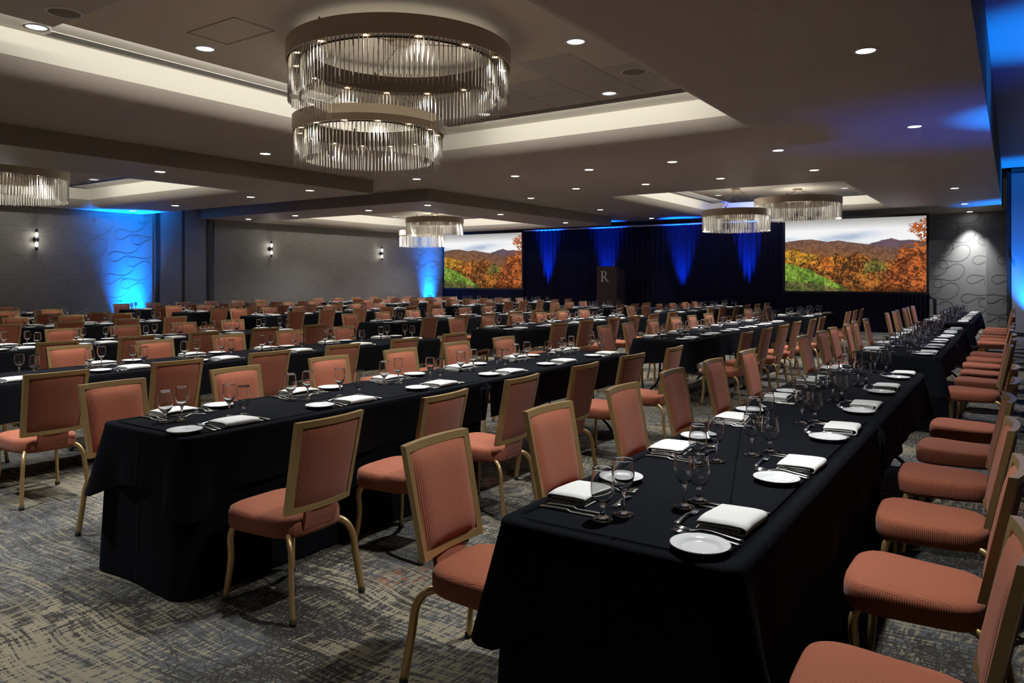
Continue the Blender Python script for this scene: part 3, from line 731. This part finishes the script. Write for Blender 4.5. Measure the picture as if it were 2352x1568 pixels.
# serif R drawn as filled outline
def letter_r(hh):
    cu = bpy.data.curves.new('letter_r', 'CURVE'); cu.dimensions = '2D'; cu.fill_mode = 'BOTH'; cu.extrude = 0.004
    def spl(pts):
        s = cu.splines.new('POLY'); s.points.add(len(pts) - 1)
        for p, q in zip(s.points, pts): p.co = (q[0] * hh, q[1] * hh, 0, 1)
        s.use_cyclic_u = True
    arc = lambda cx, cy, rx, ry, a0, a1, n=10: [(cx + rx * math.cos(math.radians(a0 + (a1 - a0) * i / n)), cy + ry * math.sin(math.radians(a0 + (a1 - a0) * i / n))) for i in range(n + 1)]
    outer = [(0.0, 0.0), (0.34, 0.0), (0.34, 0.03), (0.245, 0.06), (0.245, 0.455), (0.33, 0.455), (0.52, 0.16), (0.60, 0.06), (0.70, 0.005), (0.80, -0.01), (0.93, 0.03), (0.94, 0.055), (0.84, 0.055), (0.74, 0.11), (0.66, 0.20), (0.47, 0.485)]
    outer += arc(0.36, 0.745, 0.29, 0.255, -62, 90, 14) + [(0.0, 1.0), (0.0, 0.97), (0.10, 0.94), (0.10, 0.06), (0.0, 0.03)]
    spl(outer)
    spl([(0.245, 0.51), (0.34, 0.51)] + arc(0.33, 0.735, 0.195, 0.225, -80, 90, 12) + [(0.245, 0.96)])
    ob = bpy.data.objects.new('tmp', cu); COL.objects.link(ob)
    bpy.context.view_layer.update()
    me = bpy.data.meshes.new_from_object(ob.evaluated_get(bpy.context.evaluated_depsgraph_get()))
    bpy.data.objects.remove(ob); return me
lm = letter_r(0.345); lm.materials.clear()
add('letter_r', lm, 'brass_letter', o, (-0.215, -0.012, 0.85), (PI / 2, 0, 0))
b = MB(); b.tube(catmull([(0.16, 0.12, 1.33), (0.19, 0.14, 1.40), (0.23, 0.18, 1.47)], 3), 0.009, seg=6); m = add('microphone_stem', b.me('microphone_stem', True), 'steel', o)
b = MB(); b.tube([(0.23, 0.18, 1.47), (0.25, 0.20, 1.53)], 0.02, seg=8); add('microphone_head', b.me('microphone_head', True), 'black_rubber', m)

# ------------------------------------------------------------------ tables
def cloth_mesh(hx, y0, y1, top, drop, tip, near_drop, far_drop, r=0.03, seed=1, floor=False):
    """cloth over a table centred on x = 0 from y0 to y1; hangs on the long sides and the chosen ends"""
    rr = random.Random(seed); pts = []   # perimeter: position, outward normal, corner weight, hang
    cr = 0.055 if not floor else 0.09
    def line(p, q, nrm, n, hang):
        for i in range(n):
            u = i / n; pts.append(((p[0] + (q[0] - p[0]) * u, p[1] + (q[1] - p[1]) * u), nrm, hang))
    def corner(c, a0, hang):
        for i in range(7):
            a = a0 + PI / 2 * i / 7; pts.append(((c[0] + cr * math.cos(a), c[1] + cr * math.sin(a)), (math.cos(a), math.sin(a)), hang))
    ns = max(8, int((y1 - y0) / 0.06))
    line((-hx + cr, y0), (hx - cr, y0), (0, -1), 14, near_drop); corner((hx - cr, y0 + cr), -PI / 2, near_drop)
    line((hx, y0 + cr), (hx, y1 - cr), (1, 0), ns, True); corner((hx - cr, y1 - cr), 0, far_drop)
    line((hx - cr, y1), (-hx + cr, y1), (0, 1), 14, far_drop); corner((-hx + cr, y1 - cr), PI / 2, far_drop)
    line((-hx, y1 - cr), (-hx, y0 + cr), (-1, 0), ns, True); corner((-hx + cr, y0 + cr), PI, near_drop)
    corners = [(hx, y0, near_drop), (hx, y1, far_drop), (-hx, y1, far_drop), (-hx, y0, near_drop)]
    n = len(pts); V = []; Fc = []
    prof = [(-0.06, 0.0), (-0.02, 0.0), (-0.006, -0.002), (0.0, -0.010), (0.003, -0.03)]
    nv = 9
    waves = [(rr.uniform(5, 9), rr.uniform(0, 6)), (rr.uniform(11, 17), rr.uniform(0, 6))]
    arcl = [0.0]
    for i in range(1, n): arcl.append(arcl[-1] + math.dist(pts[i][0], pts[i - 1][0]))
    rings = []
    for (o_, dz) in prof:
        rings.append([(p[0][0] + p[1][0] * o_, p[0][1] + p[1][1] * o_, top + dz) for p in pts])
    for j in range(1, nv + 1):
        u = j / nv; ring = []
        for i, (p, nrm, hang) in enumerate(pts):
            dmin = min((math.dist(p, (c[0], c[1])) for c in corners if c[2]), default=9)
            cw = math.exp(-(dmin / 0.10) ** 2) if hang or dmin < 0.3 else 0
            cone = math.exp(-(dmin / 0.17) ** 2)
            h = (drop + (tip - drop) * cone) if hang else 0.05
            w = 0.010 * math.sin(waves[0][0] * arcl[i] + waves[0][1]) + 0.007 * math.sin(waves[1][0] * arcl[i] + waves[1][1])
            pinch = -0.05 * math.exp(-((dmin - 0.20) / 0.055) ** 2) if not floor else 0
            out = 0.004 + u * (0.022 + w + 0.085 * cw + pinch * 0.5) if not floor else 0.004 + u * (0.025 + 0.5 * w + 0.02 * cw)
            z = top - 0.03 - (h - 0.03) * u
            ring.append((p[0] + nrm[0] * out, p[1] + nrm[1] * out, z))
        rings.append(ring)
    for r_ in rings: V += r_
    for a in range(len(rings) - 1):
        for i in range(n):
            i2 = (i + 1) % n; Fc.append((a * n + i, a * n + i2, (a + 1) * n + i2, (a + 1) * n + i))
    top_me_i = list(range(n))
    Fc.append(tuple(top_me_i))
    me = mesh('tablecloth', V, Fc, True); me.polygons[len(Fc) - 1].use_smooth = False; return me
TL, HX, TOP = 2.42, 0.365, 0.7605
CLOTH_TOP = 0.765
cl_near = cloth_mesh(HX + .018, -TL / 2, TL / 2 + 0.05, CLOTH_TOP, 0.275, 0.375, True, False, seed=2)
cl_far = cloth_mesh(HX + .020, -TL / 2 - 0.05, TL / 2, CLOTH_TOP + 0.002, 0.275, 0.375, False, True, seed=5)
cl_one = cloth_mesh(HX + .018, -TL / 2, TL / 2, CLOTH_TOP, 0.275, 0.375, True, True, seed=8)
cl_floor = cloth_mesh(HX + .012, -TL / 2 + .004, TL / 2, CLOTH_TOP - 0.002, CLOTH_TOP - 0.012, CLOTH_TOP - 0.010, True, False, seed=12, floor=True)
b = MB(); b.box(-HX, HX, -TL / 2 + .015, TL / 2 - 0.01, TOP - 0.03, TOP - 0.004); top_me = b.me('tabletop')
def legs_me():
    b = MB()
    for s_ in (-1, 1):
        b.tube(catmull([(s_ * 0.10, 0, 0.73), (s_ * 0.10, 0, 0.36), (s_ * 0.14, 0, 0.20), (s_ * 0.27, 0, 0.07), (s_ * 0.315, 0, 0.012)], 4), 0.014, seg=8)
    b.tube([(-0.10, 0, 0.36), (0.10, 0, 0.36)], 0.011, seg=6); b.tube([(-0.30, 0, 0.72), (0.30, 0, 0.72)], 0.012, seg=6)
    b.tube([(0, 0, 0.36), (0, 0.42, 0.72)], 0.008, seg=6)
    return b.me('leg_frame', True)
lf_me = legs_me()

ORD = ['first', 'second', 'third', 'fourth', 'fifth', 'sixth', 'seventh']
ROWX = [-0.97, -3.61, -6.37, -9.00, -12.65, -15.40, -17.75]
STAG = [0.0, 0.12, 0.38, 0.55, 0.75, 0.9, 1.0]
BLOCK = ['front', 'middle', 'back']
GY = [[1.90, 8.20, 14.75], [2.02, 8.58, 15.15], [2.03, 8.88, 15.35], [2.45, 9.10, 16.3], [2.6, 9.35, 15.9], [2.7, 9.55, 15.9], [2.8, 9.6, 16.0]]
GN = [[2, 2, 2], [2, 2, 1], [2, 2, 2], [2, 2, 1], [2, 2, 2], [2, 2, 2], [2, 2, 2]]
cY, sY = math.cos(YAW), math.sin(YAW)
def proj(x, y, z):
    d = -sY * x + cY * y; 
    if d < 0.3: return (-9999, 0, d)
    return (1176 + F_PX * (cY * x + sY * y) / d, 640 - F_PX * (z - EYE) / d, d)

def make_table(x, yc, kind, lab_pos, floor, fy=1.0):
    t_ = empty('folding_table', (x, yc, 0)); tag(t_, 'folding table under black cloth, ' + lab_pos, 'table', 'banquet tables in rows')
    t_.scale = (1, fy, 1)
    add('tabletop', top_me, 'black_metal', t_)
    add('leg_frame', lf_me, 'black_metal', t_, (0, -TL / 2 + 0.25, 0)); add('leg_frame', lf_me, 'black_metal', t_, (0, TL / 2 - 0.25, 0), (0, 0, PI))
    c = add('tablecloth', {'near': cl_near, 'far': cl_far, 'one': cl_one}[kind], 'cloth', None, (x, yc, 0)); c.scale = (1, fy, 1); tag(c, 'black overlay cloth hanging short, ' + lab_pos, 'tablecloth', 'black tablecloths')
    if floor:
        c = add('floor_length_tablecloth', cl_floor, 'cloth', None, (x, yc, 0)); tag(c, 'floor length black cloth, ' + lab_pos, 'tablecloth')
for r in range(7):
    for g in range(3):
        y0 = GY[r][g]; n = GN[r][g]
        for k in range(n):
            fy = 1.075 if (r, g) == (2, 0) else 1.0
            yc = y0 + (TL / 2 + k * (TL + 0.02)) * fy
            if max(proj(ROWX[r], yc + TL / 2, .76)[0], proj(ROWX[r] + .4, yc + TL / 2, .76)[0]) < -60: continue
            pos = f"{'nearer' if k == 0 else 'farther'} end of {BLOCK[g]} block, {ORD[r]} row from right" if n == 2 else f"{BLOCK[g]} block, {ORD[r]} row from right"
            make_table(ROWX[r], yc, 'one' if n == 1 else ('near' if k == 0 else 'far'), pos, g == 0 and k == 0 and r < 2, fy)

# ------------------------------------------------------------------ chair
def seat_mesh():
    N = 48; V = []; Fc = []; UV = []
    def outline(ins):
        out = []
        for i in range(N):
            a = 2 * PI * i / N; ca_, sa_ = math.cos(a), math.sin(a); n_ = 4.2
            ex = (abs(ca_) ** (2 / n_)) * math.copysign(1, ca_); ey = (abs(sa_) ** (2 / n_)) * math.copysign(1, sa_)
            xx = 0.015 + ex * (0.225 - ins); wy = 0.222 - 0.022 * (1 - ex) / 2 * 1.6; out.append((xx, ey * (wy - ins)))
        return out
    prof = [(0.340, 0.03), (0.346, 0.008), (0.362, 0.0), (0.412, 0.0), (0.429, 0.006), (0.439, 0.022), (0.445, 0.06), (0.450, 0.12)]
    rings = []
    for z, ins in prof: rings.append([(p[0], p[1], z + (0.010 * max(0, p[0]) / 0.24 if z > 0.428 else 0)) for p in outline(ins)])
    per = [0.0]; o0 = outline(0.0)
    for i in range(N): per.append(per[-1] + math.dist(o0[i], o0[(i + 1) % N]))
    for rg in rings: V += rg
    V.append((0.015, 0, 0.454)); V.append((0.015, 0, 0.338))
    for a in range(len(rings) - 1):
        for i in range(N):
            i2 = (i + 1) % N; ids = (a * N + i, a * N + i2, (a + 1) * N + i2, (a + 1) * N + i); Fc.append(ids)
            if prof[a][0] < 0.428: UV.append([(per[i], V[ids[0]][2]), (per[i + 1], V[ids[1]][2]), (per[i + 1], V[ids[2]][2]), (per[i], V[ids[3]][2])])
            else: UV.append([(V[q][1], V[q][0]) for q in ids])
    tl = (len(rings) - 1) * N
    for i in range(N):
        i2 = (i + 1) % N; ids = (tl + i, tl + i2, len(V) - 2); Fc.append(ids); UV.append([(V[q][1], V[q][0]) for q in ids])
        ids = (i2, i, len(V) - 1); Fc.append(ids); UV.append([(V[q][1], V[q][0]) for q in ids])
    return mesh('seat', V, Fc, True, UV)
def backx(y, z):   # lean and sag of the back
    return -0.195 - 0.088 * (z - 0.47) / 0.42 - 0.026 * (1 - (y / 0.205) ** 2)
def bw(z): return 0.193 + 0.012 * (z - 0.47) / 0.42
def back_frame_mesh():
    b = MB(); th = 0.026; bar = 0.029; z0, z1 = 0.462, 0.888; N = 8
    def rail(za, zb):
        base = len(b.v)
        for i in range(N + 1):
            s_ = -1 + 2 * i / N
            for z in (za, zb):
                y = s_ * bw(z); xb = backx(y, z); b.v += [(xb - th / 2, y, z), (xb + th / 2, y, z)]
        for i in range(N):
            q = base + 4 * i; p = q + 4
            b.f += [(q, p, p + 2, q + 2), (q + 1, q + 3, p + 3, p + 1), (q + 2, p + 2, p + 3, q + 3), (q, q + 1, p + 1, p)]
        e = base + 4 * N; b.f += [(base, base + 2, base + 3, base + 1), (e, e + 1, e + 3, e + 2)]
    rail(z1 - bar, z1); rail(z0, z0 + bar)
    for s_ in (-1, 1):
        base = len(b.v)
        for z in (z0 + bar, z1 - bar):
            for y in (s_ * bw(z), s_ * (bw(z) - bar)):
                xb = backx(y, z); b.v += [(xb - th / 2, y, z), (xb + th / 2, y, z)]
        q = base
        b.f += [(q, q + 2, q + 6, q + 4), (q + 1, q + 5, q + 7, q + 3), (q, q + 4, q + 5, q + 1), (q + 2, q + 3, q + 7, q + 6)]
    return b.me('back_frame')
def pad_mesh(front):
    nx, nz = 14, 14; V = []; Fc = []; UV = []; z0, z1 = 0.486, 0.865
    for j in range(nz + 1):
        w_ = j / nz; z = z0 + (z1 - z0) * w_
        for i in range(nx + 1):
            s_ = -1 + 2 * i / nx; y = s_ * (bw(z) - 0.022)
            e = (1 - abs(s_) ** 5) * (1 - abs(2 * w_ - 1) ** 6)
            off = (0.006 + 0.032 * e ** 0.8) if front else -(0.006 + 0.009 * e ** 0.8)
            V.append((backx(y, z) + off, y, z))
    for j in range(nz):
        for i in range(nx):
            p = j * (nx + 1) + i; ids = (p, p + 1, p + nx + 2, p + nx + 1) if not front else (p, p + nx + 1, p + nx + 2, p + 1)
            Fc.append(ids); UV.append([(V[q][1], V[q][2]) for q in ids])
    return mesh('pad', V, Fc, True, UV)
def tongue_mesh():
    V = []; Fc = []; UV = []
    path = [(-0.14, 0.352), (-0.185, 0.355), (-0.212, 0.378), (-0.222, 0.42), (-0.231, 0.487)]
    for (x, z) in path:
        for y in (-0.095, -0.05, 0, 0.05, 0.095): V.append((x, y, z))
    for (x, z) in path:
        for y in (-0.095, -0.05, 0, 0.05, 0.095): V.append((x + 0.018, y, z + 0.006))
    n = 5; M = len(path) * n
    for a in range(len(path) - 1):
        for i in range(n - 1):
            p = a * n + i; Fc.append((p, p + n, p + n + 1, p + 1)); Fc.append((M + p, M + p + 1, M + p + n + 1, M + p + n))
        p = a * n; Fc.append((p, M + p, M + p + n, p + n)); p = a * n + n - 1; Fc.append((p, p + n, M + p + n, M + p))
    for f_ in Fc: UV.append([(V[q][1], V[q][2]) for q in f_])
    return mesh('back_strut', V, Fc, False, UV)
def leg_me(path, name='leg'):
    b = MB(); b.tube(catmull(path, 5), 0.0165, 0.0125, seg=10); return b.me(name, True)
CH = dict(seat=seat_mesh(), frame=back_frame_mesh(), padf=pad_mesh(True), padb=pad_mesh(False), tongue=tongue_mesh())
LEGS = []
for s_ in (1, -1):
    LEGS.append((leg_me([(0.15, s_ * 0.165, 0.352), (0.178, s_ * 0.178, 0.343), (0.192, s_ * 0.186, 0.295), (0.188, s_ * 0.186, 0.19), (0.206, s_ * 0.200, 0.012)]), (0.206, s_ * 0.2)))
    LEGS.append((leg_me([(-0.10, s_ * 0.10, 0.345), (-0.15, s_ * 0.14, 0.356), (-0.198, s_ * 0.170, 0.345), (-0.232, s_ * 0.188, 0.290), (-0.245, s_ * 0.198, 0.19), (-0.272, s_ * 0.212, 0.012)]), (-0.272, s_ * 0.212)))
b = MB(); b.lathe([(0, 0.001), (0.015, 0.001), (0.017, 0.006), (0.0165, 0.022), (0.0, 0.024)], 10); cap_me = b.me('foot_cap', True)

def chair(x, y, rz, label, near):
    o = empty('banquet_chair', (x, y, 0), rz); tag(o, label, 'chair', 'banquet chairs along the tables')
    add('seat', CH['seat'], 'coral_fabric', o); add('back_frame', CH['frame'], 'gold', o)
    add('back_cushion', CH['padf'], 'coral_fabric', o); add('back_panel', CH['padb'], 'coral_fabric', o); add('back_strut', CH['tongue'], 'coral_fabric', o)
    for me, (fx, fy) in LEGS:
        l = add('leg', me, 'gold', o)
        if near: add('foot_cap', cap_me, 'black_rubber', l, (fx, fy, 0))
    return o

# ------------------------------------------------------------------ table settings
b = MB(); b.lathe([(0, 0.002), (0.045, 0.002), (0.048, 0.004), (0.060, 0.006), (0.080, 0.0165), (0.083, 0.0185), (0.0835, 0.0195), (0.080, 0.0205), (0.062, 0.0155), (0.057, 0.0130), (0.052, 0.0075), (0.048, 0.0062), (0, 0.0058)], 40); plate_me = b.me('plate', True)
def glass_me(outer, inner, seg=28):
    b = MB(); b.lathe(outer + inner, seg); return b.me('glass', True)
def smooth_prof(p, n=3):
    c = catmull([(r, 0, z) for r, z in p], n); return [(max(0, q.x), q.z) for q in c]
wine_me = glass_me([(0, 0.0)] + [(0.0325, 0.0), (0.0345, 0.0015), (0.034, 0.003)] + smooth_prof([(0.030, 0.0045), (0.016, 0.008), (0.0065, 0.014), (0.0048, 0.024), (0.0042, 0.045), (0.0055, 0.062), (0.0095, 0.074), (0.019, 0.086), (0.0285, 0.103), (0.0340, 0.125), (0.0345, 0.140), (0.0330, 0.162), (0.0315, 0.178)]),
                  [(0.0309, 0.1789)] + smooth_prof([(0.0303, 0.1785), (0.0319, 0.162), (0.0334, 0.140), (0.0329, 0.125), (0.0274, 0.104), (0.018, 0.089), (0.008, 0.081), (0.0, 0.079)]))
gob_me = glass_me([(0, 0.0)] + [(0.0325, 0.0), (0.0345, 0.0015), (0.034, 0.003)] + smooth_prof([(0.030, 0.005), (0.017, 0.010), (0.0095, 0.016), (0.0082, 0.026), (0.0085, 0.040), (0.0125, 0.050), (0.0235, 0.060), (0.0335, 0.074), (0.0375, 0.090), (0.0365, 0.112), (0.0335, 0.138), (0.0315, 0.163)]),
                 [(0.0308, 0.1639)] + smooth_prof([(0.0302, 0.1635), (0.0322, 0.138), (0.0352, 0.112), (0.0362, 0.090), (0.0322, 0.075), (0.0225, 0.063), (0.012, 0.056), (0.0, 0.054)]))
def napkin_mesh(seed):
    r = random.Random(seed); th = 0.0056
    arc = lambda cx, cz, rad, a0, a1, n=5: [(cx + rad * math.cos(a0 + (a1 - a0) * i / n), cz + rad * math.sin(a0 + (a1 - a0) * i / n)) for i in range(n + 1)]
    H_ = 0.027 + r.uniform(-0.003, 0.003)
    c = [(-0.072, 0.003), (-0.03, 0.0025), (0.03, 0.0025)] + arc(0.062, 0.0025 + H_ / 2, H_ / 2, -PI / 2, PI / 2) + [(0.03, H_ + 0.004), (-0.03, H_ + 0.0035)] + arc(-0.064, H_ - 0.0025, 0.0042, PI / 2, 3 * PI / 2) + [(-0.02, H_ - 0.0065), (0.03, H_ - 0.007)] + arc(0.05, H_ / 2 + 0.002, H_ / 2 - 0.0085, PI / 2, -PI / 2) + [(0.02, 0.0095), (-0.03, 0.0085), (-0.066, 0.008)]
    P = [Vector((a, b_)) for a, b_ in c]; L_, R_ = [], []
    for i, p in enumerate(P):
        d = (P[min(i + 1, len(P) - 1)] - P[max(i - 1, 0)]).normalized(); n_ = Vector((-d.y, d.x)); L_.append(p + n_ * th / 2); R_.append(p - n_ * th / 2)
    loop = L_ + R_[::-1]; m = len(loop); V = []; Fc = []; ny = 7
    for j in range(ny):
        w_ = -1 + 2 * j / (ny - 1); sag = 1 - 0.16 * abs(w_) ** 3 - 0.05 * r.random()
        for q in loop:
            V.append((q.x * (1 + 0.02 * w_ * (1 if seed % 2 else -1)) + 0.003 * math.sin(3 * w_ + seed), w_ * 0.100 + 0.004 * math.sin(q.x * 30), max(0.0006, q.y * sag)))
    for j in range(ny - 1):
        for i in range(m):
            i2 = (i + 1) % m; Fc.append((j * m + i, (j + 1) * m + i, (j + 1) * m + i2, j * m + i2))
    k = len(P)
    for j in (0, ny - 1):
        for i in range(k - 1):
            a, b_, c_, d_ = j * m + i, j * m + i + 1, j * m + m - 2 - i, j * m + m - 1 - i
            Fc.append((a, b_, c_, d_) if j == 0 else (a, d_, c_, b_))
    return mesh('napkin', V, Fc, True)
NAP = [napkin_mesh(i) for i in range(4)]
def ribbon(b, st):   # stations: (s along, half width, z, thickness)
    base = len(b.v)
    for (s_, hw_, z, th) in st: b.v += [(s_, -hw_, z), (s_, hw_, z), (s_, hw_ * 0.8, z + th), (s_, -hw_ * 0.8, z + th)]
    for i in range(len(st) - 1):
        q = base + 4 * i; p = q + 4
        b.f += [(q, p, p + 1, q + 1), (q + 1, p + 1, p + 2, q + 2), (q + 2, p + 2, p + 3, q + 3), (q + 3, p + 3, p, q)]
    e = base + 4 * (len(st) - 1); b.f += [(base, base + 1, base + 2, base + 3), (e + 3, e + 2, e + 1, e)]
b = MB(); ribbon(b, [(-0.105, 0.006, 0.001, 0.003), (-0.10, 0.0085, 0.001, 0.005), (-0.06, 0.007, 0.002, 0.006), (-0.005, 0.005, 0.003, 0.006), (0.0, 0.0065, 0.002, 0.005), (0.008, 0.007, 0.001, 0.0022), (0.07, 0.0085, 0.001, 0.0020), (0.10, 0.006, 0.001, 0.0018), (0.112, 0.001, 0.001, 0.0012)]); knife_me = b.me('knife', True)
def fork_mesh(L_):
    b = MB(); k = L_ / 0.2
    ribbon(b, [(-0.10 * k, 0.007, 0.001, 0.003), (-0.092 * k, 0.0105, 0.001, 0.004), (-0.06 * k, 0.007, 0.004, 0.004), (-0.01 * k, 0.0035, 0.010, 0.0035), (0.02 * k, 0.003, 0.010, 0.003), (0.035 * k, 0.008, 0.006, 0.0022), (0.048 * k, 0.0115, 0.003, 0.002), (0.056 * k, 0.0120, 0.003, 0.002)])
    for q in range(4):
        yy = -0.009 + q * 0.006; base = len(b.v)
        ribbon(b, [(0.055 * k, 0.0021, 0.003, 0.002), (0.085 * k, 0.0017, 0.005, 0.0018), (0.103 * k, 0.0007, 0.009, 0.001)])
        for i in range(base, len(b.v)): b.v[i] = (b.v[i][0], b.v[i][1] + yy, b.v[i][2])
    return b.me('fork', True)
fork_me, fork_s = fork_mesh(0.205), fork_mesh(0.155)

PITCH = 0.845
def setting(edge_x, yc, side, pos, near, rr):
    """side +1: diner on the right (+x) side facing -x"""
    z = CLOTH_TOP + 0.0015
    A = PI if side > 0 else 0.0                   # local +x points inward over the table, local -y is the diner's right
    def put(name, me, mat, u, v, rz, label, cat, grp, dz=0.0):
        ca_, sa_ = math.cos(A), math.sin(A); lx, ly = u, -v
        o = add(name, me, mat, None, (edge_x + ca_ * lx - sa_ * ly, yc + sa_ * lx + ca_ * ly, z + dz), (0, 0, A + rz)); tag(o, label + ' ' + pos, cat, grp); return o
    j = lambda a: rr.uniform(-a, a)
    put('bread_plate', plate_me, 'porcelain', 0.135 + j(.01), -0.265 + j(.015), 0, 'white bread plate', 'plate', 'bread plates')
    put('napkin', NAP[rr.randrange(4)], 'napkin', 0.125 + j(.012), j(.012), PI + j(.06), 'folded white napkin', 'napkin', 'folded napkins')
    put('wine_glass', wine_me, 'glass', 0.335 + j(.02), 0.10 + j(.012), j(3), 'slender wine glass', 'glass', 'wine glasses')
    put('water_goblet', gob_me, 'glass', 0.285 + j(.02), 0.180 + j(.012), j(3), 'squat water goblet', 'glass', 'water goblets')
    if near:
        put('table_knife', knife_me, 'steel', 0.17, 0.135 + j(.004), j(.05), 'inner steel knife', 'knife', 'table knives')
        put('table_knife', knife_me, 'steel', 0.165, 0.170 + j(.004), j(.05), 'outer steel knife', 'knife', 'table knives')
        put('table_fork', fork_me, 'steel', 0.16, -0.128 + j(.004), j(.05), 'inner steel fork', 'fork', 'table forks')
        put('table_fork', fork_me, 'steel', 0.155, -0.162 + j(.004), j(.05), 'outer steel fork', 'fork', 'table forks')
        put('dessert_fork', fork_s, 'steel', 0.268 + j(.006), -0.01 + j(.01), -PI / 2 + j(.08), 'small dessert fork', 'fork', 'dessert forks')

cr_ = random.Random(5)
n_ch = 0
for r in range(7):
    for g in range(3):
        y0 = GY[r][g]; nseat = 3 * GN[r][g]
        pitch = (PITCH if (r, g) != (2, 0) else 0.87) if nseat == 6 else 0.80
        for side in (1, -1):
            sname = 'right' if side > 0 else 'left'
            edge = ROWX[r] + side * (HX + 0.022)
            for k in range(nseat):
                yc = y0 + (0.355 if (r, g) != (2, 0) else 0.46) + pitch * k
                pos = f"{ORD[k]} along {sname} side of {BLOCK[g]} block, {ORD[r]} row from right"
                px, py, d = proj(edge, yc, 0.765)
                if -25 < px < 2380 and py < 1600 and d > 0.6:
                    setting(edge, yc, side, pos, d < 8.6, cr_)
                gap = (0.045 if r == 0 else 0.075) + cr_.uniform(-0.02, 0.03)
                cxx = edge + side * (gap + 0.24); cyy = yc - 0.05 * side + cr_.uniform(-0.03, 0.03)
                px2, py2, d2 = proj(cxx, cyy, 0.7)
                half = 0.42 * F_PX / max(d2, 0.3)
                if px2 < -half or px2 > 2352 + half or d2 < 0.8: continue
                if py2 > 1568 + half * 1.5: continue
                chair(cxx, cyy, (PI if side > 0 else 0) + cr_.uniform(-0.06, 0.06), 'coral striped chair, ' + pos, d2 < 7.5); n_ch += 1
print('chairs', n_ch, 'objects', len(bpy.data.objects))
